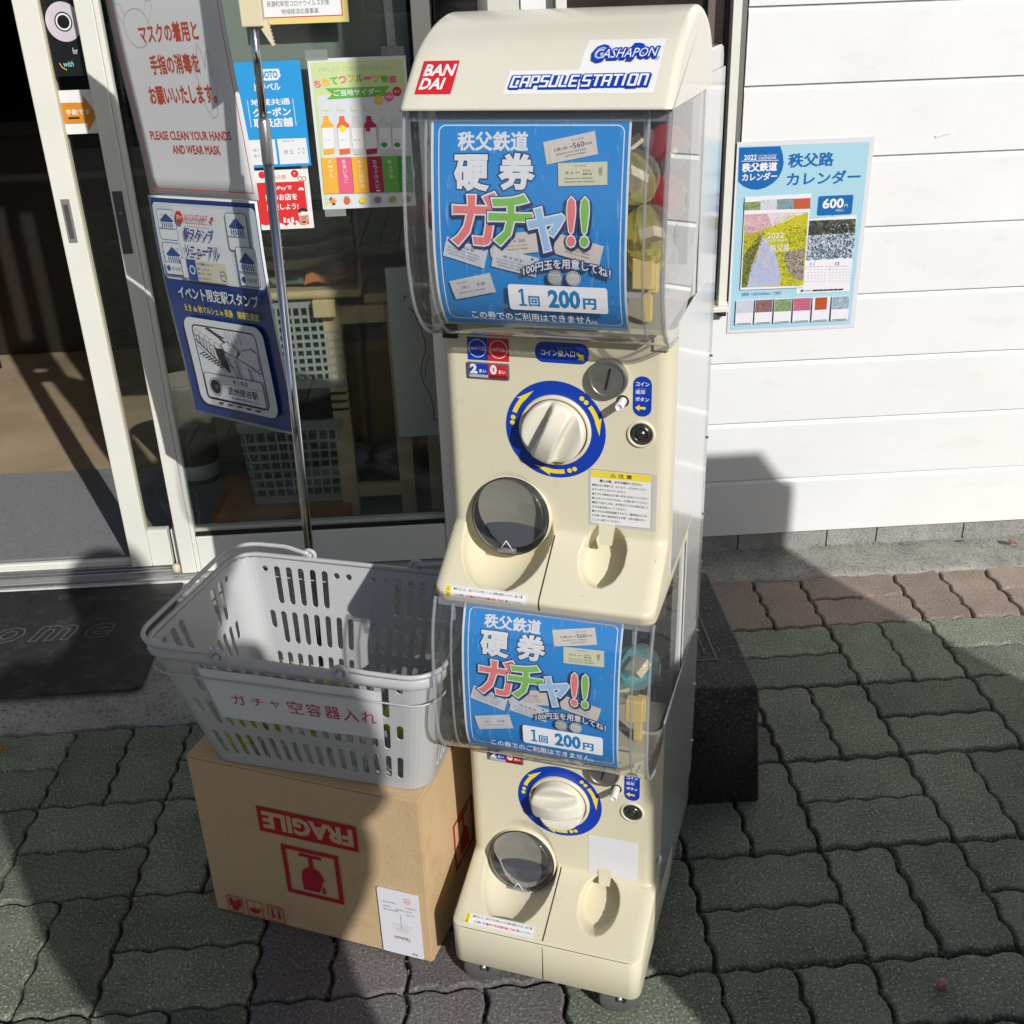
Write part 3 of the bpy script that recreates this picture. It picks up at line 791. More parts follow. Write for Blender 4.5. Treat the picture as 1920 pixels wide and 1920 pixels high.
# base skirt under the lower shelf
def rr_loft(name, secs, mats, parent, n=5, cap=True):
    """stack of rounded rectangles (z, x0, x1, y0, y1, r)"""
    vs = []; fs = []; m = 4 * (n + 1)
    for z, x0, x1, y0, y1, r in secs:
        for x, y in rrect(x0, y0, x1, y1, r, n): vs.append((x, y, z))
    for k in range(len(secs) - 1):
        for i in range(m): j = (i + 1) % m; fs.append((k * m + i, k * m + j, (k + 1) * m + j, (k + 1) * m + i))
    if cap: fs.append(tuple(range(m - 1, -1, -1))); fs.append(tuple(range((len(secs) - 1) * m, len(secs) * m)))
    me = mesh(name, vs, fs, mats, parent)
    for p in me.data.polygons: p.use_smooth = len(p.vertices) == 4
    return me
rr_loft('base_skirt', [(.058, .003, W - .003, .003, .26, .014), (.060, .001, W - .001, .001, .26, .016), (.1225, 0, W, 0, .262, .017), (.1255, .0015, W - .0015, .0015, .262, .017)], CREAM, mc, cap=False)
box('skirt_seam', (.1346, -.0004, .062), (.1352, .02, .1225), M('seam_brown', (.10, .08, .05), .8), mc)  # dark brown strip marking the joint in the skirt
for nm, pts, s0, s1 in (('shelf_seam', PU, .004, .1085), ('shelf_seam', PL, .004, .113)):
    bm = bmesh.new(); vsr = []
    for k in range(26):
        p, nn = at_s(pts, s0 + (s1 - s0) * k / 25)
        vsr.append([bm.verts.new((.1338 + dx_, p.x - nn.x * 0 + nn.x * .0006, p.y + nn.y * .0006)) for dx_ in (-.0008, .0008)])
    for a, b in zip(vsr, vsr[1:]): bm.faces.new((a[0], a[1], b[1], b[0]))
    bmobj(nm, bm, M('seam_dark', (.03, .022, .02), .7), mc)

# tall cabinet behind
cab = [(.255, .062), (.42, .062), (.42, 1.218), (.412, 1.230), (.27, 1.230), (.255, 1.19)]
prism('cabinet', [(v, z) for v, z in cab], .0015, W - .0015, SIDEP, mc, fn=lambda u, v, h: (h, u, v), bev=.0025)
for z0, z1 in ((.127, .43), (.65, .965)):
    for x0, x1 in ((-.0012, .0008), (W - .0008, W + .0012)):
        box('side_plate', (x0, .130, z0), (x1, .4185, z1), SIDEP, mc, bev=.0005, seg=1)
box('side_plate', (W - .0007, .262, .431), (W + .0013, .4185, .6495), SIDEP, mc, bev=.0005, seg=1)
box('side_plate', (W - .0007, .262, .9655), (W + .0013, .4185, 1.205), SIDEP, mc, bev=.0005, seg=1)
for z in (.19, .30, .40, .52, .60, .72, .84): lathe('side_clip', [(.0018, 0), (.0018, .0022), (0, .0022)], (W + .0012, .413, z), (1, 0, 0), WHT, mc, n=10)
lathe('side_cap_screw', [(.006, 0), (.006, .0025), (.004, .004), (0, .004)], (W + .0005, .118, .206), (1, 0, 0), WHT, mc, n=20)
for x, z in ((.004, .9585), (W - .022, .9585)): box('hood_hinge_notch', (x, .1035, .94), (x + .018, .1075, .956), MATS['seam_dark'] if x < .1 else CREAM, mc, bev=.001)

# hoods
HU = [(.045, 1.1915), (.036, 1.15), (.029, 1.10), (.026, 1.05), (.032, 1.005), (.048, .975), (.075, .955), (.115, .948), (.165, .958), (.22, .985), (.252, 1.03), (.258, 1.10), (.258, 1.1915)]
HL = [(.033, .637), (.018, .60), (.010, .55), (.008, .50), (.010, .455), (.022, .425), (.047, .405), (.085, .397), (.14, .405), (.185, .435), (.205, .48), (.212, .56), (.214, .637)]
def smooth_path(p, n=4):
    v = [Vector(q) for q in p]; out = []
    for i in range(len(v) - 1):
        p0 = v[max(i - 1, 0)]; p1 = v[i]; p2 = v[i + 1]; p3 = v[min(i + 2, len(v) - 1)]
        for k in range(n):
            t = k / n; out.append(.5 * ((2 * p1) + (p2 - p0) * t + (2 * p0 - 5 * p1 + 4 * p2 - p3) * t * t + (3 * p1 - p0 - 3 * p2 + p3) * t ** 3))
    out.append(v[-1]); return out
HUS = smooth_path(HU); HLS = smooth_path(HL)
def hood(name, prof, x0, x1):
    pts = prof; n = len(pts); cen = Vector((sum(p.x for p in pts) / n, sum(p.y for p in pts) / n)); cen.y = max(cen.y, pts[0].y - .08)
    r = .007; cols = []
    for k in range(5): a = PI / 2 * k / 4; cols.append((x0 + r - r * math.cos(a), r - r * math.sin(a)))
    for k in range(1, 24): cols.append((x0 + r + (x1 - x0 - 2 * r) * k / 24, 0))
    for k in range(5): a = PI / 2 * k / 4; cols.append((x1 - r + r * math.sin(a), r - r * math.cos(a)))
    bm = bmesh.new(); g = []
    for x, ins in cols:
        row = []
        for i, p in enumerate(pts):
            t = (pts[min(i + 1, n - 1)] - pts[max(i - 1, 0)]).normalized(); nn = Vector((-t.y, t.x))
            if (cen - p).dot(nn) < 0: nn = -nn
            q = p + nn * ins
            if i in (0, n - 1): q.y = p.y
            row.append(bm.verts.new((x, q.x, q.y)))
        g.append(row)
    for a, b in zip(g, g[1:]):
        for i in range(n - 1): bm.faces.new((a[i], b[i], b[i + 1], a[i + 1])).smooth = True
    bm.faces.new(g[0]); bm.faces.new(list(reversed(g[-1])))
    bmesh.ops.triangulate(bm, faces=[f for f in bm.faces if len(f.verts) > 4])
    bmesh.ops.recalc_face_normals(bm, faces=bm.faces)
    return bmobj(name, bm, CLEAR, mc)
hu = hood('upper_hood', HUS, -.001, W + .001)
hl = hood('lower_hood', HLS, .0, W)
for hd, pr, nstop in ((hu, HUS, 30), (hl, HLS, 28)):
    for x in (.001, W - .001):
        tube('hood_edge', [(x, p.x + .0016, p.y) for p in pr[:nstop]], .0022, CLEARR, hd, n=6)
    for x in (.024, .249):
        tube('hood_rib', [(x, p.x + .0035, p.y) for p in pr[1:nstop]], .0016, CLEARR, hd, n=6)
    z = pr[0].y; v = pr[0].x
    box('hood_top_rail', (.004, v + .001, z - .011), (W - .004, v + .005, z - .0005), CLEARR, hd, bev=.001)
    for x in (.018, .243): box('hood_latch', (x, v + .0055, z - .034), (x + .005, v + .011, z - .001), CLEARR, hd, bev=.001)

# what stands inside the hoods
MECH = M('yellowed_mechanism', (.66, .50, .19), .4)
for zb, name, vb in ((.952, 'upper', .20), (.405, 'lower', .18)):
    box('hopper_back', (.004, vb, zb + .06), (W - .004, vb + .004, zb + .232), M('dark_hopper', (.022, .022, .024), .25, coat=.5), mc)
    box('hopper_floor', (.006, .075, zb + .014), (W - .006, vb - .001, zb + .020), M('cloudy_floor', (.45, .42, .33), .3), mc)
    for x in (.022, .238):
        box('hopper_post', (x, .085, zb + .0245), (x + .010, .095, zb + .062), MECH, mc, bev=.001)
        box('hopper_block', (x - .008, .070, zb + .0625), (x + .014, .084, zb + .095), MECH, mc, bev=.0015)
        box('hopper_block', (x + .002, .0845, zb + .055), (x + .016, .098, zb + .088), MECH, mc, bev=.0015)

# capsules lying in the hoppers
Rm = Matrix.Rotation(MA, 4, 'Z'); Tm = Matrix.Translation(Vector(MO)) @ Rm
def cap_mat(name, c, a=.35): return glassy(name, c, .03, 1.5, a, c)
CAPC = glassy('clear_capsule', (.90, .92, .90), .02, 1.5, .07, (.8, .8, .8))
CY = cap_mat('yellow_capsule', (.86, .80, .18)); CR = cap_mat('red_capsule', (.38, .02, .03), .6); CB = cap_mat('aqua_capsule', (.25, .70, .78)); CG = cap_mat('green_capsule', (.4, .7, .3))
TICK = M('ticket_card', (.74, .60, .42), .6)
def capsule(loc, r, half, tilt, label, world=False, group='capsules in the machine'):
    root = empty('capsule', (0, 0, 0), 0, label, 'capsule', group)
    root.location = loc if world else Tm @ Vector(loc)
    root.rotation_euler = tilt
    pf = [(0, -r)] + [(r * math.sin(a), -r * math.cos(a)) for a in [PI / 2 * k / 8 for k in range(1, 9)]]
    lathe('coloured_half', pf + [(r * 1.04, 0), (r * 1.04, .003)], (0, 0, 0), (0, 0, 1), half, root, n=28)
    pf2 = [(r * 1.0, .001)] + [(r * math.cos(a), r * math.sin(a) * .98 + .001) for a in [PI / 2 * k / 8 for k in range(1, 8)]] + [(0, r * .98 + .001)]
    lathe('clear_half', pf2, (0, 0, 0), (0, 0, 1), CAPC, root, n=28)
    box('folded_ticket', (-r * .42, -.007, -r * .5), (r * .42, .004, r * .40), TICK, root, bev=.001)
    return root
capsule((.244, .088, 1.068), .029, CY, (1.2, .3, .9), 'clear topped yellow capsule against the right side of the upper hood')
capsule((.225, .095, 1.122), .027, CY, (.9, .5, .3), 'clear topped yellow capsule above another, partly behind the upper poster')
capsule((.246, .150, 1.092), .026, CR, (2.2, .2, 2), 'red capsule furthest back at the right of the upper hood')
capsule((.246, .155, 1.142), .025, CR, (2.6, .4, 2), 'topmost red capsule at the right of the upper hood')
capsule((.240, .130, 1.035), .027, CY, (2.0, .8, 1), 'yellow capsule low at the back right of the upper hood')
capsule((.212, .140, 1.150), .026, CAPC, (1.0, .2, 1.7), 'clear capsule high behind the right edge of the upper poster')
capsule((.030, .078, 1.088), .027, CR, (.6, .2, 1), 'dark red capsule at the left edge of the upper hood')
capsule((.036, .085, .535), .026, CAPC, (.6, .2, 1), 'clear capsule at the left edge of the lower hood')
capsule((.243, .082, .545), .028, CB, (1.25, -.5, .7), 'aqua and clear capsule at the right edge of the lower hood')
capsule((.215, .105, .500), .027, CAPC, (1.7, .3, .4), 'clear capsule low at the right of the lower hood')
capsule((.240, .140, .598), .026, CR, (1.1, .5, .2), 'red capsule at the back right of the lower hood')
for k, (x, v, z) in enumerate(((.10, .10, 1.03), (.17, .12, 1.04), (.13, .11, .50))):
    capsule((x, v, z), .027, (CG, CY, CB)[k], (k, .5, k), ('green', 'yellow', 'blue')[k] + ' capsule hidden behind the ' + ('upper', 'upper', 'lower')[k] + ' blue poster')

# lid
LID = smooth_path([(.035, 1.192), (.047, 1.205), (.066, 1.222), (.09, 1.243), (.12, 1.259), (.155, 1.271), (.19, 1.277), (.22, 1.275), (.26, 1.262), (.29, 1.238), (.306, 1.200), (.308, 1.192)], 3)
def lid():
    bm = bmesh.new(); r = .008; cols = []; n = len(LID); g = []
    for k in range(6): a = PI / 2 * k / 5; cols.append((-.002 + r - r * math.cos(a), r - r * math.sin(a)))
    for k in range(1, 12): cols.append((r + (W - 2 * r) * k / 12, 0))
    for k in range(6): a = PI / 2 * k / 5; cols.append((W + .002 - r + r * math.sin(a), r - r * math.cos(a)))
    for x, ins in cols:
        row = []
        for i, p in enumerate(LID):
            t = (LID[min(i + 1, n - 1)] - LID[max(i - 1, 0)]).normalized(); nn = Vector((t.y, -t.x)); q = p + nn * ins
            if i in (0, n - 1): q.y = p.y
            row.append(bm.verts.new((x, q.x, q.y)))
        g.append(row)
    for a, b in zip(g, g[1:]):
        for i in range(n - 1): bm.faces.new((a[i], b[i], b[i + 1], a[i + 1])).smooth = True
        bm.faces.new((a[0], a[-1], b[-1], b[0]))
    bm.faces.new(g[0]); bm.faces.new(list(reversed(g[-1])))
    bmesh.ops.recalc_face_normals(bm, faces=bm.faces)
    return bmobj('lid', bm, CREAML, mc)
lid()
def on_lid(u, s, h):
    p, nn = at_s(LID, max(s, 0)); return (u, p.x + nn.x * h, p.y + nn.y * h)
def on_lid_n(u, s, h):
    p, nn = at_s(LID, max(s, 0)); return (u, p.x - abs(nn.x) * h, p.y + abs(nn.y) * h)
LC = [k * .006 for k in range(0, 17)]
on_lid_n = piecewise(on_lid_n, .006)
S = Sheet(.1, .1)      # maker badge: slanted red square
x0, x1, y0, y1, sl_ = .0125, .0510, .0190, .0620, .0
S.poly(REDP, [(x0 + .0008, y0), (x1 - .0008, y0), (x1, y0 + .001), (x1, y1 - .001), (x1 - .0008, y1), (x0 + .0008, y1), (x0, y1 - .001), (x0, y0 + .001)], raw=True)
S.text(WHITE, 'BAN', .0325, .0500, .032, .0135, b=.035, shear=.12); S.text(WHITE, 'DAI', .0285, .0325, .025, .0135, b=.035, shear=.12)
S.build(mc, on_lid_n, LC, 'maker_badge')
S = Sheet(.1, .1)
S.poly(DEC, [(.105, .0185), (.2525, .0185), (.2545, .0880), (.1785, .0880), (.1755, .0475), (.1065, .0475)], raw=True)
GL = {'C': [[(1, 1), (0, 1), (0, 0), (1, 0)]], 'A': [[(0, 0), (0, 1), (1, 1), (1, 0)], [(0, .42), (1, .42)]], 'P': [[(0, 0), (0, 1), (1, 1), (1, .42), (0, .42)]],
      'S': [[(1, 1), (0, 1), (0, .5), (1, .5), (1, 0), (0, 0)]], 'U': [[(0, 1), (0, 0), (1, 0), (1, 1)]], 'L': [[(0, 1), (0, 0), (1, 0)]], 'E': [[(1, 1), (0, 1), (0, 0), (1, 0)], [(0, .5), (.85, .5)]],
      'T': [[(-.1, 1), (1.1, 1)], [(.5, 1), (.5, 0)]], 'I': [[(.5, 0), (.5, 1)]], 'O': [[(0, 0), (0, 1), (1, 1), (1, 0), (0, 0)]], 'N': [[(0, 0), (0, 1), (1, 1), (1, 0)]]}
def techno(S, word, x, y, cw, gap, h, sh, mats):
    for mat, wd in mats:
        xx = x
        for ch in word:
            if ch == ' ': xx += cw * .42; continue
            w_ = cw * (.35 if ch == 'I' else 1)
            for st in GL[ch]: S.line(mat, [(xx + (a if ch != 'I' else a - .3) * w_ + b * h * sh, y + b * h) for a, b in st], wd, raw=True)
            xx += w_ + gap
techno(S, 'CAPSULE STATION', .1115, .0265, .00640, .00335, .0125, .10, ((BLUE, .0068), (WHITE, .0024)))
S.text(BLUE, 'GASHAPON', .2195, .0655, .060, .0115, b=.14, shear=.25, rot=.03); S.text(BLUE, 'G', .1935, .0660, .011, .0165, b=.14, shear=.25); S.text(BLUE, 'P', .2285, .0672, .010, .0165, b=.13, shear=.25)
S.text(WHITE, 'GASHAPON', .2195, .0655, .060, .0115, b=.0, shear=.25, rot=.03); S.text(M('pale_blue_print', (.3, .42, .68), .4), 'G', .1935, .0660, .010, .0150, b=.01, shear=.25)
S.disc(BLUE, .2508, .0585, .0016, r0=.65)
S.build(mc, on_lid_n, LC, 'title_sticker')

# the big blue poster art (same print in both hoods)
PB = M('poster_blue', (.008, .255, .70), .4, coat=.25, noise=(14, .04)); PBD = M('poster_navy', (.01, .03, .16), .4)
PPINK = M('poster_pink', (.80, .20, .20), .4); PGRN = M('poster_green', (.22, .52, .09), .4); PLB = M('poster_light_blue', (.33, .54, .83), .4)
PW = M('poster_white', (.78, .79, .83), .4); TK1 = M('ticket_pinkish', (.66, .60, .56), .5); TK2 = M('ticket_cream', (.66, .64, .47), .5); TK3 = M('ticket_lilac', (.62, .64, .72), .5)
GREYI = M('grey_ink', (.17, .17, .19), .5)
def blue_poster(name, hood_pts, s_off, x_off, w, L, sc=1.0):
    po = None
    h = .222
    def fn(u, v, hh):
        p, nn = at_s(hood_pts, s_off - v * sc); q = p + nn * (.0052 - hh); return (x_off + u, q.x, q.y)
    fn = piecewise(fn, .0037)
    cuts = [-k * .0037 for k in range(1, 61)]
    bm = bmesh.new(); n = 60; rows = []
    for k in range(n + 1):
        v = -.0037 * k; rows.append([bm.verts.new(fn(u, v, 0)) for u in (0, w)])
    for a, b in zip(rows, rows[1:]): bm.faces.new((a[0], a[1], b[1], b[0])).smooth = True
    po = bmobj(name, bm, PW, mc)
    k = w / .203
    S = Sheet(w, h); t = lambda m, b_, x, y, ww, hh, **kw: S.text(m, b_, x * k, -y, ww * k, hh, **kw)
    def tb(m, b_, x, y, ww, hh, **kw): S.text(m, b_, x * k, -y, ww * k, hh, **kw)
    S.poly(PB, [(.0028, -.002), (w - .0022, -.002), (w - .0022, -L + .001), (.0028, -L + .001)], raw=True)
    S.line(PW, rrect(.0085 * k, -.2105, .1965 * k, -.0055, .007, 5), .0011, raw=True, closed=True)
    tb(PW, '秩父鉄道', .065, .0205, .072, .0175, b=.028)
    for ch, x, y in (('硬', .0428, .0505), ('券', .0905, .0490)):
        tb(PBD, ch, x, y, .033, .032, b=.082); tb(PW, ch, x, y, .033, .032, b=.045)
    def ticket(m, x, y, ww, hh, rot, lines, punch=True):
        S.crect(m, x * k, -y, ww, hh, rot=rot)
        ca, sa = math.cos(rot), math.sin(rot)
        for b_, dx_, dy_, tw, th_, mat in lines:
            S.text(mat, b_, x * k + dx_ * ca - dy_ * sa, -y + dx_ * sa + dy_ * ca, tw, th_, rot=rot)
    smal = lambda yy, w_=.03, x_=0: ('発売当日限り有効 下車前途無効', x_, yy, w_, .0016, GREYI)
    ticket(TK1, .1444, .0265, .052, .0215, .20, [('秩父鉄道', .008, .0068, .012, .0018, GREYI), ('広瀬川原', -.010, .001, .014, .0030, BLACKM), ('→', .0005, .0012, .004, .002, BLACKM), ('560', .0085, .0015, .011, .0052, BLACKM), ('円区間', .018, .001, .007, .0024, GREYI), smal(-.0035), smal(-.0066, .02, .004)])
    ticket(TK2, .1574, .0505, .049, .0215, .04, [('秩父鉄道', -.002, .0078, .011, .0017, GREYI), ('熊 谷', -.013, .0015, .008, .0026, BLACKM), ('↔', -.005, .0015, .004, .002, BLACKM), ('ひろせ', .004, .003, .008, .0022, BLACKM), ('野鳥の森', .005, .0, .009, .0020, BLACKM), smal(-.0038, .028, -.004), smal(-.0070, .03, -.003), ('発駅', .018, .002, .0035, .008, GREYI)])
    ticket(TK3, .0356, .1295, .046, .0205, -.27, [('武州原谷 駅', -.002, .0045, .022, .0035, BLACKM), smal(.0005, .036, -.002), smal(-.0025, .036, -.002), smal(-.0055, .03, -.002)])
    ticket(TK1, .0872, .1190, .051, .0215, .13, [('原 → 560', .003, .0025, .020, .0042, BLACKM), smal(-.002, .03), smal(-.0055, .024, .004)])
    ticket(TK3, .0885, .1375, .048, .0205, -.21, [('御 花 畑 駅', -.002, .0030, .022, .0032, BLACKM), smal(-.001, .036, -.002), smal(-.004, .034, -.002), smal(-.007, .030, -.002)])
    ticket(TK1, .1545, .1225, .049, .0205, -.24, [('三 時', .003, .002, .014, .0034, BLACKM), smal(-.002, .026), smal(-.0052, .026)])
    ticket(M('ticket_grey', (.62, .62, .66), .5), .0409, .1655, .047, .0215, .24, [('秩父鉄道', -.010, .0065, .012, .0018, GREYI), ('三峰口', -.009, .001, .012, .004, M('ticket_red_ink', (.35, .1, .12), .5)), ('長瀞', .010, .001, .010, .0036, MATS['ticket_red_ink']), smal(-.0045, .030, -.002)])
    S.disc(PBD, .0565 * k, -.1255, .0011, n=10); S.disc(PBD, .1075 * k, -.1335, .0011, n=10)
    for ch, x, y, ww, hh, m in (('ガ', .0485, .0955, .0475, .049, PPINK), ('チ', .0850, .0955, .043, .046, PGRN), ('ャ', .1222, .1040, .035, .039, PLB), ('!', .1478, .0960, .0062, .044, PPINK), ('!', .1615, .0960, .0062, .044, PGRN)):
        bb = .052 if ch != '!' else .042
        f_ = 1 if ch not in '!ャ' else 1.15
        tb(PBD, ch, x + .0016, y + .0018, ww, hh, b=bb * 1.42); tb(PBD, ch, x, y, ww, hh, b=bb * 1.42); tb(PW, ch, x, y, ww, hh, b=bb * 1.05); tb(m, ch, x, y, ww, hh, b=bb * .52)
    tb(PBD, '100円玉を用意してね！', .1430, .1365, .090, .0098, b=.13, arc=.10); tb(PW, '100円玉を用意してね！', .1430, .1365, .090, .0098, b=.02, arc=.10)
    for x in (.1310, .1500):
        S.disc(M('coin_grey', (.42, .43, .42), .45), x * k, -.1510, .0078); S.disc(GREYI, x * k, -.1510, .0070, r0=.92); tb(WHITE, '100', x, .1510, .0105, .0060, b=.05); tb(GREYI, '100', x, .1510, .0100, .0056, b=0)
    S.poly(PW, rrect(.0805 * k, -.1885, .1845 * k, -.1595, .003, 4), raw=True)
    B2 = M('price_blue', (.02, .20, .46), .4)
    S.poly(B2, [(x * k, -y) for x, y in ((.0942, .1642), (.0968, .1642), (.0968, .1812), (.0995, .1812), (.0995, .1836), (.0912, .1836), (.0912, .1812), (.0940, .1812), (.0940, .1676), (.0914, .1688), (.0914, .1662))], raw=True); tb(B2, '回', .1075, .1775, .0110, .0110, b=.035); tb(B2, '200', .1395, .1738, .0320, .0185, b=.04); tb(B2, '円', .1660, .1775, .0125, .0115, b=.035)
    tb(PW, 'この券でのご利用はできません。', .1040, .1975, .135, .0105, b=.012)
    S.build(po, fn, cuts, 'printed_design')
    return po
blue_poster('blue_poster', HUS, .008, .0290, .2035, .222)
blue_poster('blue_poster', HLS, .0015, .0375, .1965, .222, .958)

# ---- controls on each front panel
def panel_fn(z0, v=.107): return lambda u, w_, h: (u, v - h - .0002, z0 + w_)
def ring_band(S, mat, cx, cy, ra, rb, a0, a1, n=14):
    P = [(cx + rb * math.cos(a0 + (a1 - a0) * k / n), cy + rb * math.sin(a0 + (a1 - a0) * k / n)) for k in range(n + 1)] + [(cx + ra * math.cos(a1 + (a0 - a1) * k / n), cy + ra * math.sin(a1 + (a0 - a1) * k / n)) for k in range(n + 1)]
    S.poly(mat, P, raw=True)
def controls(dz, upper, knob_rot):
    cx, cz = (.1355, .8370 + dz) if upper else (.1325, .2870)
    # blue ring decal with three yellow arrows
    S = Sheet(.1, .1)
    S.disc(BLUE, 0, 0, .0598, n=64, r0=.70)
    for base in (math.radians(130), math.radians(8), math.radians(-108)):
        R_ = .0520; e = .0027
        ring_band(S, YEL, 0, 0, R_ - e, R_ + e, base + .52, base + .12)
        tip = base - .20
        S.poly(YEL, [(R_ * math.cos(base + .14), R_ * math.sin(base + .14)), ((R_ + .0062) * math.cos(base + .20), (R_ + .0062) * math.sin(base + .20)), ((R_ + .0005) * math.cos(tip), (R_ + .0005) * math.sin(tip)), ((R_ - .0030) * math.cos(base + .12), (R_ - .0030) * math.sin(base + .12))], raw=True)
        for q in (.64, .77): S.disc(YEL, R_ * math.cos(base + q), R_ * math.sin(base + q), .0029, n=16)
    fnr = lambda u, w_, h: (cx + u, .107 - h - .0002, cz + w_)
    dial = S.build(mc, fnr, name='dial_ring_decal')
    lathe('dial_bezel', [(.0430, 0), (.0430, .0035), (.0415, .005), (.0392, .0052), (.0388, .002), (.0385, -.002)], (cx, .107, cz), (0, -1, 0), CREAM, mc, n=56)
    lathe('dial_gap', [(.0389, .0007), (0, .0007)], (cx, .107, cz), (0, -1, 0), MATS['seam_dark'], mc, n=40)
    # knob: disc with a raised grip bar, hollowed at both sides
    vs = []; fs = []; NA, NR = 72, 26; RK = .0375
    ca, sa = math.cos(knob_rot), math.sin(knob_rot)
    def hgt(x, y):
        d = abs(x * ca + y * sa); l_ = -x * sa + y * ca; rr = math.hypot(x, y) / RK
        wbar = .0085 + .0030 * (l_ / RK) ** 2
        top = .030 - .012 * (l_ / RK) ** 2 - .001 * rr
        low = .0085 + .006 * max(0, 1 - ((d - .026) / .02) ** 2) * 0
        dish = .0085 + .0145 * max(0, (math.hypot(x, y) - RK * .80) / (RK * .2)) * (0 if d > .03 else 0) 
        dome = .0135 - .005 * math.cos(min(1, abs(d - wbar) / .024) * PI)
        t = (d - wbar) / .0045
        t = min(1, max(0, t)); t = t * t * (3 - 2 * t)
        h = top * (1 - t) + dome * t
        edge = min(1, (1 - rr) / .05); return h * (.72 + .28 * math.sqrt(max(0, edge)))
    for i in range(NR + 1):
        r_ = RK * i / NR
        for j in range(NA):
            a = 2 * PI * j / NA; x, y = r_ * math.cos(a), r_ * math.sin(a); vs.append((cx + x, .107 - hgt(x, y), cz + y))
    for j in range(NA): a = 2 * PI * j / NA; vs.append((cx + RK * math.cos(a), .107 - .001, cz + RK * math.sin(a)))
    for i in range(NR + 1):
        for j in range(NA): j2 = (j + 1) % NA; fs.append((i * NA + j, i * NA + j2, (i + 1) * NA + j2, (i + 1) * NA + j))
    mesh('dial_knob', vs, fs, M('knob_plastic', (.74, .71, .60), .33, noise=(20, .04)), mc, smooth=True)
    # coin slot
    X0, Z0 = (.1985, .905 + dz) if upper else (.1955, .3555)
    cs = lathe('coin_slot', [(.0225, 0), (.0225, .006), (.0215, .0085), (.0195, .0085), (.0190, .0065), (0, .0065)], (X0, .107, Z0), (0, -1, 0), STEEL, mc, n=72, smooth=False)
    bx = box('slot_opening', (-.0014, -.0002, -.0125), (.0014, .0003, .0125), BLACKM, cs, rot=Matrix.Rotation(math.radians(12), 3, 'Y')); bx.location = (X0, .107 - .0068, Z0)
    # return button
    X1, Z1 = (.2145, .8785 + dz) if upper else (.2125, .3275)
    lathe('button_hole', [(.0072, .0006), (0, .0006)], (X1, .107, Z1), (0, -1, 0), MATS['seam_dark'], mc, n=24)
    lathe('return_button', [(.0048, 0), (.0048, .020), (.0042, .0215), (.0034, .0215), (.0032, .0208), (0, .0208)], (X1, .107, Z1), (0, -1, 0), WHT, mc, n=24)
    # lock
    X2, Z2 = (.2360, .8405 + dz) if upper else (.2345, .2915)
    lathe('lock_collar', [(.0165, 0), (.0155, .0022), (.0135, .0015), (.0130, .0006)], (X2, .107, Z2), (0, -1, 0), CREAM, mc, n=32)
    lk = lathe('key_lock', [(.0130, .0003), (.0125, .0010), (.0095, .0006), (.0088, .0032), (.0085, .0035), (.0080, .0020), (.0048, .0020), (.0045, .0034), (0, .0034)], (X2, .107, Z2), (0, -1, 0), M('dark_lock_metal', (.10, .10, .09), .25, metal=.8), mc, n=32)
    # oval signs
    S = Sheet(.1, .1); t = lambda m, b_, x, y, w_, h_, **k_: S.text(m, b_, x, y, w_, h_, **k_)
    ox, oz = (.2365, .8855) if upper else (.2335, .8855 + dz - .0015)
    zz = oz + (0 if not upper else dz)
    S.poly(BLUE, rrect(ox - .0105, zz - .0235, ox + .0105, zz + .0235, .0100, 8), raw=True)
    t(WHITE, 'コイン', ox, zz + .0145, .0150, .0047, b=.03); t(WHITE, 'へんきゃく', ox - .001, zz + .0092, .0105, .0013)
    t(WHITE, '返却', ox - .0025, zz + .0053, .0105, .0050, b=.02); t(WHITE, 'ボタン', ox, zz - .0032, .0150, .0047, b=.03)
    S.poly(YEL, [(ox - .0080, zz - .0135), (ox - .0030, zz - .0175), (ox - .0030, zz - .0150), (ox + .0040, zz - .0150), (ox + .0040, zz - .0120), (ox - .0030, zz - .0120), (ox - .0030, zz - .0095)], raw=True)
    S.build(mc, panel_fn(0), name='coin_return_sign')
    S = Sheet(.1, .1); t = lambda m, b_, x, y, w_, h_, **k_: S.text(m, b_, x, y, w_, h_, **k_)
    if upper:
        S.poly(BLUE, rrect(.1135, .9180 + dz, .1755, .9420 + dz, .0100, 8), raw=True)
        t(WHITE, 'コイン投入口', .1400, .9295 + dz, .0390, .0072, b=.025); t(WHITE, 'とうにゅうぐち', .1480, .9355 + dz, .0170, .0014)
        a_ = [(-.005, .0028), (-.0035, .0045), (.0012, .0003), (.0012, .0030), (.0045, .0030), (.0045, -.0045), (-.0030, -.0045), (-.0030, -.0015), (-.0002, -.0015), (-.0048, .0027)]
        S.poly(YEL, [(.1665 + x, .9265 + dz + y) for x, y in ((-.0060, .0040), (-.0035, .0060), (.0010, .0018), (.0022, .0042), (.0042, -.0042), (-.0042, -.0032), (-.0014, -.0008))], raw=True)
        S.build(mc, panel_fn(0), name='coin_slot_sign')
        S = Sheet(.1, .1)
        S.poly(BLUE, [(.0325, .9155), (.0570, .9155), (.0570, .9425), (.0325, .9425)], raw=True); S.poly(REDP, [(.0572, .9155), (.0825, .9155), (.0825, .9425), (.0572, .9425)], raw=True)
        for x, s_ in ((.0447, '100円玉'), (.0700, '10円玉')):
            S.disc(WHITE, x, .9295, .0108, n=36, r0=.93); S.text(WHITE, s_, x, .9295, .0190 if '100' in s_ else .0165, .0042, b=0)
        S.build(mc, panel_fn(0), name='coin_type_sticker')
    # coin count window
    zc = .9045 if upper else .3505
    cw = box('count_window', (.0315, .1040, zc - .0105), (.0828, .1070, zc + .0090), M('count_frame', (.13, .13, .15), .25, coat=.6), mc, bev=.0015)
    S = Sheet(.1, .1)
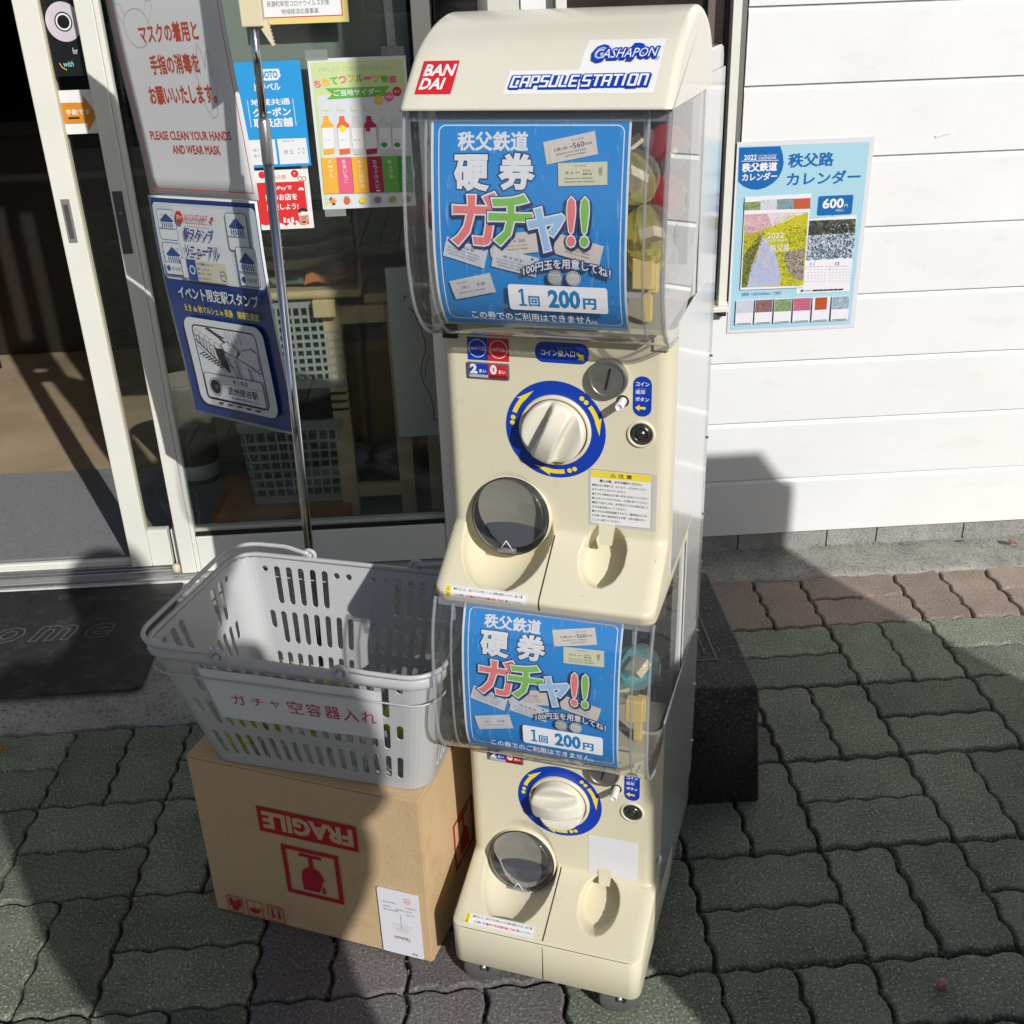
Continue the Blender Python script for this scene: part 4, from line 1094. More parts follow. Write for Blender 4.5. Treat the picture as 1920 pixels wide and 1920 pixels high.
    S.poly(BLUE, [(.0345, -.0050), (.0575, -.0050), (.0575, .0075), (.0345, .0075)], raw=True); S.poly(REDP, [(.0577, -.0050), (.0805, -.0050), (.0805, .0075), (.0577, .0075)], raw=True)
    S.poly(M('dark_red_print', (.22, .01, .02), .3), [(.0577, -.0086), (.0805, -.0086), (.0805, -.0052), (.0577, -.0052)], raw=True); S.poly(M('pale_metal_print', (.45, .46, .5), .3), [(.0345, -.0086), (.0575, -.0086), (.0575, -.0052), (.0345, -.0052)], raw=True)
    S.text(WHITE, '2', .0400, .0015, .0070, .0100, b=.06); S.text(WHITE, 'まい', .0510, -.0008, .0085, .0042, b=.03)
    S.text(WHITE, '0', .0640, .0015, .0065, .0100, b=.06); S.text(WHITE, 'まい', .0745, -.0008, .0080, .0040, b=.03)
    S.build(cw, lambda u, w_, h: (u, .1039 - h, zc + w_), name='count_numerals')
    # capsule chute: tilted round mouth with smoked dome flap
    if upper: c = Vector((.0795, .0985, .7235)); nrm = Vector((0, -.985, .172)); R_ = .0480
    else: c = Vector((.0765, .0985, .1720)); nrm = Vector((0, -.985, .172)); R_ = .0480
    lathe('chute_collar', [(R_ + .0015, -.03), (R_ + .0018, -.004), (R_ + .0008, 0), (R_ - .0005, -.001)], c, nrm, CREAM, mc, n=56)
    ch = lathe('capsule_chute', [(R_ - .0005, -.002), (R_ - .004, -.03), (R_ - .008, -.045), (0, -.05)], c, nrm, M('chute_navy', (.010, .012, .035), .4), mc, n=40)
    seg = [(R_ * .93 * math.cos(a), R_ * .93 * math.sin(a)) for a in [PI + PI * k / 16 for k in range(17)]]
    mesh('chute_ramp', [tuple(c + Vector((x, .004 + .030 * (1 + z / (R_ * .93)), z))) for x, z in seg], [tuple(range(17))], M('chute_grey', (.16, .16, .17), .5), ch)
    lathe('flap_dome', [(R_ + .0004, .0005)] + [(R_ * math.cos(a), R_ * .30 * math.sin(a) + .001) for a in [PI / 2 * k / 9 for k in range(1, 9)]] + [(0, R_ * .30 + .001)], c, nrm, SMOKE, ch, n=56)
    tube('flap_rim', [c + (Vector((1, 0, 0)) * math.cos(a) + nrm.cross(Vector((1, 0, 0))).normalized() * math.sin(a)) * (R_ + .0002) + nrm * .001 for a in [2 * PI * k / 48 for k in range(48)]], .0011, M('smoked_edge', (.045, .042, .06), .3), ch, n=6, closed=True)
    dn = (Vector((0, 0, -1)) - nrm * nrm.dot(Vector((0, 0, -1)))).normalized()
    hb = c + dn * R_ * .84 + nrm * R_ * .20
    tube('flap_grip', [hb + Vector((-.011, 0, 0)), hb + Vector((.011, 0, 0))], .0032, glassy('clear_grip', (.8, .82, .85), .05, 1.5, .2, (.7, .7, .75)), ch, n=8)
    ar = c + dn * R_ * .56 + nrm * R_ * .315
    for sx in (-1, 1): tube('flap_arrow', [ar, ar + dn * .010 + Vector((sx * .0065, 0, 0)) - nrm * .0018], .0007, M('frosted_mark', (.72, .74, .78), .4), ch, n=5)
    # tongue in the coin return cup
    pts = PU if upper else PL; s0 = .088 if upper else .070; hx = .197 if upper else .1975
    zt = .7195 if upper else .1765
    mesh('coin_return_tongue', [(hx - .011, .1085, zt + .012), (hx + .011, .1085, zt + .012), (hx + .0075, .1010, zt - .022), (hx - .0075, .1010, zt - .022), (hx - .011, .1115, zt + .012), (hx + .011, .1115, zt + .012), (hx + .0075, .1040, zt - .022), (hx - .0075, .1040, zt - .022)], [(0, 1, 2, 3), (7, 6, 5, 4), (0, 3, 7, 4), (1, 5, 6, 2), (0, 4, 5, 1), (3, 2, 6, 7)], CREAM, mc)
    # long caution strip on the shelf edge
    S = Sheet(.1, .1)
    L_ = .105 if upper else .1035; hS = .0175
    S.poly(DEC, [(0, 0), (L_, 0), (L_, hS), (0, hS)], raw=True); S.line(GREYI, [(.0012, .0012), (L_ - .0012, .0012), (L_ - .0012, hS - .0012), (.0012, hS - .0012)], .0003, raw=True, closed=True)
    S.poly(YEL, [(.002, .0018), (.0095, .0018), (.0095, hS - .0018), (.002, hS - .0018)], raw=True)
    S.text(BLACKM, '△', .0057, .0125, .005, .004); S.text(BLACKM, '注\n意', .0057, .0055, .0038, .0065)
    S.text(BLACKM, '●取り出し口に、前のカプセルが残っていると故障の原因になります。続けて購', .0560, .0128, .086, .0036); S.text(BLACKM, '入する際は、必ず', .0245, .0056, .018, .0036)
    S.text(REDP, '前のカプセルを取り出してから', .0560, .0056, .043, .0036, b=.03); S.text(BLACKM, '購入してください。', .0895, .0056, .021, .0036)
    xo = .0145 if upper else .0165
    def shelf(u, w_, h):
        p, nn = at_s(pts, (.0085 if upper else .0045) + w_); return (xo + u, p.x - abs(nn.x) * (h + .0004), p.y + abs(nn.y) * (h + .0004))
    S.build(mc, piecewise(shelf, .002), [k * .002 for k in range(1, 9)], 'caution_strip')
    # caution sticker / blank paper
    S = Sheet(.1, .1)
    if upper:
        S.poly(glassy('sticker_film', (.8, .8, .78), .25, 1.4, .55, (.78, .78, .76)), [(.1745, .7195), (.2560, .7195), (.2560, .7930), (.1745, .7930)], raw=True)
        S.poly(DEC, rrect(.1770, .7225, .2495, .7915, .002, 4), raw=True); S.line(GREYI, rrect(.1770, .7225, .2495, .7915, .002, 4), .0004, raw=True, closed=True)
        S.poly(YEL, rrect(.1778, .7820, .2487, .7908, .0015, 3), raw=True)
        S.text(BLACKM, '△ 注 意', .2135, .7863, .026, .0050, b=.02)
        S.text(BLACKM, '購入の際、必ずお読みください。', .2135, .7783, .050, .0034, b=.015)
        for k, (b_, w_) in enumerate((('●倒れると危険です。のったり、よりかかったり、', .064), ('ゆすったりしないでください。', .040), ('●カプセル取出口より奥へ手を入れないでください。', .067), ('●いらなくなったカプセルは、ゴミ箱に捨ててください。', .067), ('●続けて出すときは、必ず前のカプセルを取り出して', .067), ('からお金を投入してください。', .041), ('●カプセルは包装容器ですので、開封後は小さな', .066), ('お子様（特に3歳未満のお子様）の手の届かない', .064), ('ところへ捨ててください。', .034))):
            S.text(BLACKM, b_, .1795 + w_ / 2, .7725 - k * .0056, w_, .0031)
        S.build(mc, panel_fn(0), name='caution_sticker')
    else:
        S.poly(M('blank_paper', (.74, .74, .77), .6, noise=(30, .05)), rrect(.1740, .1700, .2440, .2390, .001, 2), raw=True); S.build(mc, panel_fn(0), name='blank_paper')
controls(0, True, math.radians(-24))
controls(-.549, False, math.radians(-80))

# castors
for x in (.035, .235):
    for v in (.032, .385):
        ax = (.35, -1, 0) if v < .1 else (1, 0, 0)
        lathe('castor_wheel', [(.006, -.008), (.026, -.008), (.029, -.005), (.029, .005), (.026, .008), (.006, .008)], (x, v, .029), ax, M('grey_rubber', (.10, .10, .10), .5), mc, n=32)
        lathe('castor_axle', [(0, -.012), (.004, -.012), (.004, .012), (0, .012)], (x, v, .029), ax, STEEL, mc, n=12)
        box('castor_fork', (x + .0125, v - .012, .024), (x + .0145, v + .012, .061), STEEL, mc)
        box('castor_fork', (x - .0145, v - .012, .024), (x - .0125, v + .012, .061), STEEL, mc)

# ================================================================== SHOPPING BASKET
GP = M('grey_basket_plastic', (.47, .475, .485), .36, noise=(5, .04), spec=.5)
bk = empty('shopping_basket', tuple(Tm @ Vector((-.2125, .135, .303))), MA + math.radians(2.4), 'grey slotted plastic shopping basket with a paper label, standing on the cardboard box', 'basket')
BH = .222
def rrseg(w, d, r):
    """segments of a rounded rectangle, anticlockwise seen from above, starting mid rear"""
    x, y = w / 2, d / 2
    return [('l', (0, y), (-x + r, y)), ('a', (-x + r, y - r), r, PI / 2), ('l', (-x, y - r), (-x, -y + r)), ('a', (-x + r, -y + r), r, PI), ('l', (-x + r, -y), (x - r, -y)), ('a', (x - r, -y + r), r, 1.5 * PI), ('l', (x, -y + r), (x, y - r)), ('a', (x - r, y - r), r, 0), ('l', (x - r, y), (0, y))]
TOPS = rrseg(.414, .272, .036); BOTS = rrseg(.330, .170, .032)
def segpt(sg, t):
    if sg[0] == 'l':
        a, b = Vector(sg[1]), Vector(sg[2]); d = (b - a).normalized(); return a.lerp(b, t), Vector((-d.y, d.x)) * -1
    a = sg[3] + t * PI / 2; n = Vector((math.cos(a), math.sin(a))); return Vector(sg[1]) + n * sg[2], n
lens = [((Vector(a[2]) - Vector(a[1])).length + (Vector(b[2]) - Vector(b[1])).length) / 2 if a[0] == 'l' else PI / 4 * (a[2] + b[2]) for a, b in zip(TOPS, BOTS)]
cum = [0]
for L in lens: cum.append(cum[-1] + L)
def bfn(s, z, h):
    s = min(max(s, 0), cum[-1] - 1e-9)
    k = max(i for i in range(len(lens)) if cum[i] <= s + 1e-9); t = (s - cum[k]) / lens[k]
    pt, nt_ = segpt(TOPS[k], t); pb, nb_ = segpt(BOTS[k], t); q = z / BH; q2 = q ** .92
    p = pb.lerp(pt, q2); n = (nb_ if nb_.length else nt_)
    if k in (0, 2, 4, 6, 8):
        n = {0: Vector((0, 1)), 2: Vector((-1, 0)), 4: Vector((0, -1)), 6: Vector((1, 0)), 8: Vector((0, 1))}[k]
    return Vector((p.x + n.x * h, p.y + n.y * h, z))
holes = []
def slot(s, z0, z1, w=.0096):
    r = w / 2; P_ = []
    for k in range(5): a = PI * k / 4; P_.append((s + r * math.cos(a), z1 - r + r * math.sin(a)))
    for k in range(5): a = PI + PI * k / 4; P_.append((s + r * math.cos(a), z0 + r + r * math.sin(a)))
    holes.append(P_)
def wall_slots(s0, L, n, edge, topdots=True):
    pt = (L - .014) / (n - 1)
    for i in range(n):
        s = s0 + .007 + pt * i
        if edge <= i < n - edge:
            if topdots: slot(s, .1965, .2065, .0092)
        elif i in (0, n - 1): slot(s, .197, .2065, .0090)
        else: slot(s, .148, .2075)
        if topdots or not (edge <= i < n - edge) or True:
            if i in (0, n - 1): slot(s, .108, .136)
            else: slot(s, .086, .137)
            slot(s, .026, .072)
mid = lambda k: (cum[k], lens[k])
s4, L4 = mid(4); wall_slots(s4, L4, 17, 4)
s2, L2 = mid(2); wall_slots(s2, L2, 9, 3, False)
s6, L6 = mid(6); wall_slots(s6, L6, 9, 3, False)
# the rear wall is two runs (seam at its middle)
pt_ = (L4 - .014) / 16
for i in range(17):
    xx = -L4 / 2 + .007 + pt_ * i            # from the left, seen from inside
    s = (lens[0] + lens[8]) ; u = xx
    ss = (-u) if u < 0 else cum[-1] - u       # left half lies on segment 0, right half on segment 8
    if abs(u) < .002: continue
    if 5 < i < 11 or i in (0, 16): slot(ss, .1965, .2065, .0092)
    else: slot(ss, .148, .2075)
    slot(ss, .108 if i in (0, 16) else .086, .137); slot(ss, .026, .072)
cv = bpy.data.curves.new('walls', 'CURVE'); cv.dimensions = '2D'; cv.fill_mode = 'BOTH'; cv.extrude = .0013
def spl(P_):
    sp = cv.splines.new('POLY'); sp.points.add(len(P_) - 1)
    for q, (x, y) in zip(sp.points, P_): q.co = (x, y, 0, 1)
    sp.use_cyclic_u = True
n_ = 60; ZT = BH - .002
spl([(cum[-1] * k / n_, .004) for k in range(n_ + 1)] + [(cum[-1] * k / n_, ZT) for k in range(n_, -1, -1)])
for h_ in holes: spl(h_)
co = bpy.data.objects.new('walls', cv); me = bpy.data.meshes.new_from_object(co); bpy.data.objects.remove(co); bpy.data.curves.remove(cv)
bm = bmesh.new(); bm.from_mesh(me); bpy.data.meshes.remove(me); bmesh.ops.remove_doubles(bm, verts=bm.verts, dist=1e-6)
for k in (1, 3, 5, 7):
    for j in range(0, 9):
        bmesh.ops.bisect_plane(bm, geom=bm.verts[:] + bm.edges[:] + bm.faces[:], plane_co=(cum[k] + lens[k] * j / 8, 0, 0), plane_no=(1, 0, 0))
for v in bm.verts: v.co = bfn(v.co.x, v.co.y, v.co.z)
bmesh.ops.recalc_face_normals(bm, faces=bm.faces)
bmobj('slotted_walls', bm, GP, bk)
N_ = 96
ringp = lambda z, h: [bfn(cum[-1] * (k + .5) / N_, z, h) for k in range(N_)]
# rim: folded lip
def lip(name, prof):
    vs = []; fs = []; m = len(prof)
    for k in range(N_):
        for (h, dz) in prof: p = bfn(cum[-1] * (k + .5) / N_, BH, h); vs.append((p.x, p.y, BH + dz))
    for k in range(N_):
        for i in range(m): a = k * m + i; b = k * m + (i + 1) % m; c = ((k + 1) % N_) * m + (i + 1) % m; d = ((k + 1) % N_) * m + i; fs.append((a, b, c, d))
    mesh(name, vs, fs, GP, bk, smooth=True)
lip('rim', [(-.0020, -.004), (-.0022, .0015), (-.0012, .0026), (.0042, .0026), (.0054, .0015), (.0056, -.006), (.0054, -.0115), (.0044, -.0120), (.0042, -.006), (.0048, -.001), (.0015, -.0022)])
lip('lower_ledge', [(.0010, -.036), (.0022, -.0365), (.0026, -.038), (.0010, -.039)])
bm = bmesh.new()
abox(bm, (-.150, -.072, .0), (.150, .072, .0035), bev=.001)
bmobj('floor', bm, GP, bk)
rr_loft('foot_rim', [(0, -.161, .161, -.081, .081, .030), (.005, -.1645, .1645, -.0845, .0845, .032)], GP, bk, n=8, cap=False)
# swing handles folded down on the rim
def hpt(s_, lift, out): p = bfn(s_ % cum[-1], BH, out); return Vector((p.x, p.y, BH + lift))
def handle(hs, he, lifts, nm='handle'):
    pts = []; n = 44
    for k in range(n + 1):
        t = k / n; s_ = hs + (he - hs) * t; b = min(1, t / .10, (1 - t) / .10); b = b * b * (3 - 2 * b)
        lift = .0085 + b * (lifts[0] * (1 - t) + lifts[1] * t); pts.append(hpt(s_, lift, .0035 + .004 * b))
    bm = bmesh.new(); tube_bm(bm, pts, .0034, 8)
    bmesh.ops.recalc_face_normals(bm, faces=bm.faces)
    h_ = bmobj(nm, bm, GP, bk)
    for s_ in (hs, he):
        c = hpt(s_, .0045, .006)
        tube('handle_eye', [c + Vector((math.cos(a) * .0085, 0, math.sin(a) * .0085)) for a in [2 * PI * k / 18 for k in range(18)]], .0033, GP, h_, n=7, closed=True)
        tube('handle_pin', [c + Vector((0, -.007, 0)), c + Vector((0, .007, 0))], .004, GP, h_, n=8)
xs = .077
handle(xs, s4 + L4 / 2 - xs, (.0065, .001)); handle(cum[-1] - xs, s4 + L4 / 2 + xs, (.003, .001))
# paper label on the front
lab_q = [(385.9, 1251.2), (706.3, 1291.6), (720.8, 1383.6), (410.8, 1337.8)]
S = Sheet(.249, .092, lab_q)
RINK = M('magenta_red_ink', (.50, .02, .10), .5)
for i, ch in enumerate('ガチャ空容器入れ'):
    x = 449 + i * 34.2 - (3 if ch == 'ャ' else 0); y = 1308 + i * 4.6
    S.text(RINK, ch, x, y, (26, 23, 18, 28, 28, 27, 28, 27)[i], (19, 15, 15, 24, 24, 23, 24, 22)[i])
lb = bpy.data.objects.new('basket_label', bpy.data.meshes.new('basket_label')); COL.objects.link(lb); lb.parent = bk
def lfn(u, v, h): 
    p = bfn(s4 + L4 / 2 + (u - .1245) * .95 + .0065, .2015 + v + .0, .0068 + h + .0006 * math.sin(u * 50)); return tuple(p)
lfn2 = lambda u, v, h: lfn(u, v, h)
bm = bmesh.new(); g = [[bm.verts.new(lfn(.249 * i / 24, -.092 * j / 6, 0)) for j in range(7)] for i in range(25)]
for i in range(24):
    for j in range(6): bm.faces.new((g[i][j], g[i + 1][j], g[i + 1][j + 1], g[i][j + 1])).smooth = True
bm.to_mesh(lb.data); bm.free(); lb.data.materials.append(M('label_paper', (.72, .72, .75), .5, noise=(12, .04)))
S.build(lb, lambda u, v, h: lfn(u, v, h + .0004))

# empty capsule halves lying in the basket
CSH = glassy('clear_shell', (.88, .90, .89), .03, 1.5, .10, (.85, .86, .86)); CSY = glassy('yellow_shell', (.88, .86, .22), .05, 1.5, .60, (.78, .80, .08))
bl = Matrix.Translation(bk.location) @ Matrix.Rotation(bk.rotation_euler.z, 4, 'Z')
r = random.Random(12); shells = []
base_pf = lambda q: [(q * math.cos(a), -q * math.sin(a)) for a in [PI / 2 * k / 8 for k in range(8)]] + [(0, -q), (0, -q + .0012)] + [((q - .0012) * math.cos(a), -(q - .0012) * math.sin(a)) for a in [PI / 2 * k / 8 for k in range(7, -1, -1)]] + [(q * 1.05, 0), (q * 1.05, -.0015)]
proto = {}
for k, (x, y, z, m) in enumerate([(-.120, -.060, .045, CSY), (-.080, -.062, .050, CSY), (-.110, -.066, .096, CSY), (-.060, -.066, .094, CSY), (.0, -.068, .094, CSY), (.02, -.055, .095, CSY), (-.105, -.045, .035, CSY), (-.06, -.068, .035, CSH), (-.045, -.06, .075, CSH), (-.01, -.065, .035, CSH), (.035, -.06, .035, CSH), (.075, -.062, .035, CSH), (.105, -.058, .04, CSH), (.06, -.055, .075, CSH), (.10, -.05, .08, CSH), (.128, -.055, .10, CSY), (-.06, 0, .035, CSH), (0, .01, .035, CSH), (.06, .0, .04, CSH), (.11, .02, .035, CSH), (-.11, .03, .035, CSH), (-.03, .06, .035, CSY), (.05, .06, .035, CSH)]):
    if m.name not in proto:
        o = lathe('capsule_half', base_pf(.0265), (0, 0, 0), (0, 0, 1), m, None, n=24); proto[m.name] = o
    else: o = proto[m.name].copy(); COL.objects.link(o)
    o.location = bl @ Vector((x, y, z)); o.rotation_euler = (r.uniform(-2.6, 2.6), r.uniform(-1, 1), r.uniform(0, 6))
    g_ = 'clear empty capsule halves in the basket' if m is CSH else 'yellow empty capsule halves in the basket'
    lab = ('clear' if m is CSH else 'translucent yellow') + ' empty capsule half shell lying in the grey basket'
    if m is CSY and x > .1: lab = 'yellow empty capsule half shell showing through the rightmost slot of the grey basket'
    elif m is CSY and y > 0: lab = 'yellow empty capsule half shell at the back of the grey basket'
    tag(o, lab, 'capsule shell', g_)

# ================================================================== CARDBOARD BOX
CARD = M('cardboard', (.56, .40, .225), .78, noise=(6, .08), bump=(220, .35)); grime(CARD, (.33, .20, .10), 13, .5, .54, .76, (1, 1, 1), .4, (.58, .42, .27)); CARDL = M('cardboard_edge', (.52, .36, .21), .85)
CRED = M('carton_red_ink', (.40, .008, .025), .7)
cb = empty('cardboard_box', (-.443, 1.286, 0), math.radians(-21.51), 'brown cardboard box printed FRAGILE upside down, under the grey basket', 'box')
BW, BD, BZ = .3708, .262, .3020
def softbox(name, a, b, bulge, mat, parent):
    """closed carton: subdivided, with slightly bowed sides and soft corners"""
    bm = bmesh.new(); bmesh.ops.create_cube(bm, size=1); bmesh.ops.subdivide_edges(bm, edges=bm.edges[:], cuts=9, use_grid_fill=True)
    c = [(p + q) / 2 for p, q in zip(a, b)]; s_ = [q - p for p, q in zip(a, b)]
    for v in bm.verts:
        x, y, z = v.co * 2; f = lambda t: 1 - t * t
        v.co = Vector((c[0] + s_[0] / 2 * x + (bulge if abs(x) > .99 else 0) * x * f(y) * f(z), c[1] + s_[1] / 2 * y + (bulge if abs(y) > .99 else 0) * y * f(x) * f(z) * .3, c[2] + s_[2] / 2 * z))
    bmesh.ops.bevel(bm, geom=[e for e in bm.edges if len(e.link_faces) == 2 and e.calc_face_angle(0) > 1], offset=.0022, segments=2, affect='EDGES')
    o = bmobj(name, bm, mat, parent); 
    return o
softbox('carton_body', (0, 0, 0), (BW, BD, BZ), .003, CARD, cb)
box('top_flap', (.001, .0, BZ + .0003), (BW - .001, BD / 2 - .001, BZ + .0030), CARD, cb, bev=.0008); box('top_flap', (.001, BD / 2 + .001, BZ + .0003), (BW - .001, BD, BZ + .0030), CARD, cb, bev=.0008)
S = Sheet(.1, .1)
def ff(x, z): return (x, z)
S.poly(CRED, [(.1085, .1905), (.2700, .1905), (.2700, .2380), (.1085, .2380)], raw=True)
KR = M('kraft_letter', (.56, .40, .225), .78, noise=(6, .08))
S.text(KR, 'FRAGILE', .1893, .2143, .1440, .0290, b=.045, rot=PI)
fr = lambda x0, z0, x1, z1, w: (S.poly(CRED, [(x0, z0), (x1, z0), (x1, z0 + w), (x0, z0 + w)], raw=True), S.poly(CRED, [(x0, z1 - w), (x1, z1 - w), (x1, z1), (x0, z1)], raw=True), S.poly(CRED, [(x0, z0), (x0 + w, z0), (x0 + w, z1), (x0, z1)], raw=True), S.poly(CRED, [(x1 - w, z0), (x1, z0), (x1, z1), (x1 - w, z1)], raw=True))
fr(.1400, .0785, .2345, .1735, .0072)
# upside down cracked goblet
gx, gz = .187, .130
S.poly(CRED, [(gx - .0185, .1635), (gx + .0185, .1635), (gx + .0185, .1575), (gx - .0185, .1575)], raw=True); S.poly(CRED, [(gx - .0035, .158), (gx + .0035, .158), (gx + .0035, .136), (gx - .0035, .136)], raw=True)
S.poly(CRED, [(gx + .0185 * math.cos(a), .1170 + .0215 * math.sin(a)) for a in [PI * k / 16 for k in range(17)]] + [(gx - .0185, .0915), (gx + .0075, .0915), (gx + .0155, .1100), (gx + .0125, .0915), (gx + .0185, .0915)][:1] + [(gx + .0085, .0915), (gx + .0150, .1120)], raw=True)
S.poly(CRED, [(gx + .0130, .0915), (gx + .0190, .0915), (gx + .0165, .1090)], raw=True)
# three handling marks, also upside down
for x0, x1 in ((.0245, .0530), (.0600, .0890), (.0970, .1260)): fr(x0, .0068, x1, .0400, .0014)
S.disc(CRED, .0388, .0165, .0062, n=16); S.poly(CRED, [(.0290, .036), (.034, .036), (.0375, .026), (.0355, .0185), (.0290, .0195)], raw=True); S.poly(CRED, [(.0490, .036), (.044, .036), (.0400, .026), (.0420, .0185), (.0490, .0195)], raw=True)
S.poly(CRED, [(.0745 - .010 * math.cos(a), .0235 - .0085 * math.sin(a)) for a in [PI * k / 12 for k in range(13)]], raw=True); S.line(CRED, [(.0745, .0235), (.0745, .0345), (.0725, .0350)], .0009, raw=True); S.line(CRED, [(.066, .0120), (.083, .0120)], .0008, raw=True)
for x in (.1060, .1170): S.poly(CRED, [(x - .0016, .0345), (x + .0016, .0345), (x + .0016, .0200), (x + .0040, .0200), (x, .0125), (x - .0040, .0200), (x - .0016, .0200)], raw=True)
S.line(CRED, [(.100, .0362), (.123, .0362)], .0012, raw=True)
S.build(cb, lambda u, w_, h: (u, -.0022 - h, w_), name='carton_print')
S = Sheet(.1, .1)     # print on the right hand side
for w0, z0, w1, z1, t_ in ((.100, .085, .180, .1755, .0055),):
    fr(w0, z0, w1, z1, t_)
S.poly(CRED, [(.140 - .017 * math.cos(a), .120 + .02 * math.sin(a)) for a in [PI * k / 12 for k in range(13)]] + [(.157, .098), (.123, .098)], raw=True); S.poly(CRED, [(.1365, .163), (.1435, .163), (.1435, .138), (.1365, .138)], raw=True); S.poly(CRED, [(.122, .168), (.158, .168), (.158, .162), (.122, .162)], raw=True)
S.build(cb, lambda u, w_, h: (BW + .0031 + h, u, w_), name='carton_print')
# delivery slip
sl2 = prism('delivery_slip', rrect(.2925, .0060, .3580, .1330, .003, 3), -.0003, .0006, M('slip_paper', (.74, .74, .78), .55), cb, fn=lambda u, v, h: (u, -.0022 - h - .0008, v))
S = Sheet(.1, .1)
S.disc(M('seal_red', (.65, .12, .10), .6), .3395, .1170, .0052, n=20, r0=.82); S.text(MATS['seal_red'], '印', .3395, .1170, .0055, .0055, rot=PI)
for x, z, w_, b_ in ((.311, .1080, .022, 'TAKENOSHITA'), (.344, .1040, .018, '伝票番号'), (.306, .0990, .012, 'NAGATORO'), (.333, .0970, .024, '品名 小荷物'), (.312, .0930, .024, '取扱注意 長瀞'), (.343, .0900, .014, '二〇〇円')):
    S.text(GREYI, b_, x, z, w_, .0028, rot=PI)
GOLD = M('gold_brown_ink', (.34, .20, .06), .5)
S.line(GREYI, [(.327, .088), (.3265, .058)], .0005, raw=True)
for k in range(4): S.line(GREYI, [(.312 + .004 * (k % 2), .0680 - .0045 * k), (.345 - .003 * k, .0660 - .0040 * k)], .0004, raw=True)
S.text(GOLD, 'Takahashi', .3265, .0400, .026, .0068, rot=PI, shear=.3); S.text(GOLD, '長瀞', .3450, .0130, .009, .0045, rot=PI)
S.build(cb, lambda u, w_, h: (u, -.0036 - h, w_), name='slip_print')

# ================================================================== SIGN STAND WITH TWO SHEETS
CHR = M('chrome_tube', (.62, .62, .64), .10, metal=1)
ps = empty('sign_stand', (-.309, 1.72, 0), 0, 'chrome pole sign stand with cream clip, standing behind the grey basket', 'sign stand')
top = Vector((.027, .0, 1.262)); pol = lambda z: Vector((top.x * z / 1.262, 0, z))
tube('pole', [pol(.012), pol(1.075)], .0078, CHR, ps, n=24)
tube('inner_pole', [pol(1.135), pol(1.30)], .0062, CHR, ps, n=24)
tube('pole_joint', [pol(1.070), pol(1.075), pol(1.132), pol(1.138)], [.0080, .0088, .0088, .0064], M('brushed_joint', (.5, .5, .5), .3, metal=.9), ps, n=24)
for a_ in (math.radians(229), math.radians(319), math.radians(49), math.radians(139)):
    d = Vector((math.cos(a_), math.sin(a_), 0)); L_ = .30
    sd_ = Vector((-d.y, d.x, 0)); P_ = [(0, -.022), (L_ - .02, -.022), (L_ - .006, -.016), (L_, -.004), (L_, .004), (L_ - .006, .016), (L_ - .02, .022), (0, .022)]
    prism('base_foot', P_, .001, .011, M('white_enamel', (.72, .72, .72), .35), ps, fn=lambda u, v, h, d=d, sd_=sd_: tuple(d * u + sd_ * v + Vector((0, 0, h + .012))))
clipm = M('cream_clip', (.66, .58, .40), .4)
cl = box('clip_head', (-.016, -.010, 1.262), (.016, .010, 1.42), clipm, ps, bev=.002); cl.location = (.027, 0, 0)
bm = bmesh.new()
prism_bm(bm, [(.036, 1.268), (.048, 1.272), (.054, 1.236), (.051, 1.236), (.036, 1.262)], -.004, .004, lambda u, v, h: (u, h, v))
for k in range(7): 
    z = 1.268 - k * .0048; x = .0485 + k * .0009; prism_bm(bm, [(x, z), (x + .002, z - .0012), (x, z - .0024)], -.0038, .0038, lambda u, v, h: (u, h, v))
bmobj('serrated_claw', bm, clipm, ps)

def hung_sheet(name, loc, w, h, q, label, bulge, drop=0):
    o = bpy.data.objects.new(name, bpy.data.meshes.new(name)); COL.objects.link(o)
    o.rotation_mode = 'YXZ'; o.rotation_euler = (math.radians(.78), math.radians(-2.06), math.radians(-39.6)); o.location = loc
    tag(o, label, 'sign', 'sheets hanging on the sign stand')
    def fn(u, v, hh): return (u, -hh + bulge * math.sin(PI * v / h * 1.6), v)
    st = h / 14
    return o, piecewise(fn, st), st
def sheet_mesh(o, w, h, fn, st, mat, th=.0006):
    bm = bmesh.new(); g = [[bm.verts.new(fn(w * i / 10, -st * j, 0)) for j in range(15)] for i in range(11)]
    for i in range(10):
        for j in range(14): bm.faces.new((g[i][j], g[i + 1][j], g[i + 1][j + 1], g[i][j + 1])).smooth = True
    bm.to_mesh(o.data); bm.free(); o.data.materials.append(mat)
    md = o.modifiers.new('Solidify', 'SOLIDIFY'); md.thickness = th; md.offset = 1
Rs = Matrix.Rotation(math.radians(-39.6), 3, 'Z') @ Matrix.Rotation(math.radians(.78), 3, 'X') @ Matrix.Rotation(math.radians(-2.06), 3, 'Y')
base_tl = Vector((-.563, 2.039, .986))
LAMW = M('laminated_white', (.80, .80, .80), .22, coat=.6, noise=(4, .05)); 
def surf_px(q, w, h): return q
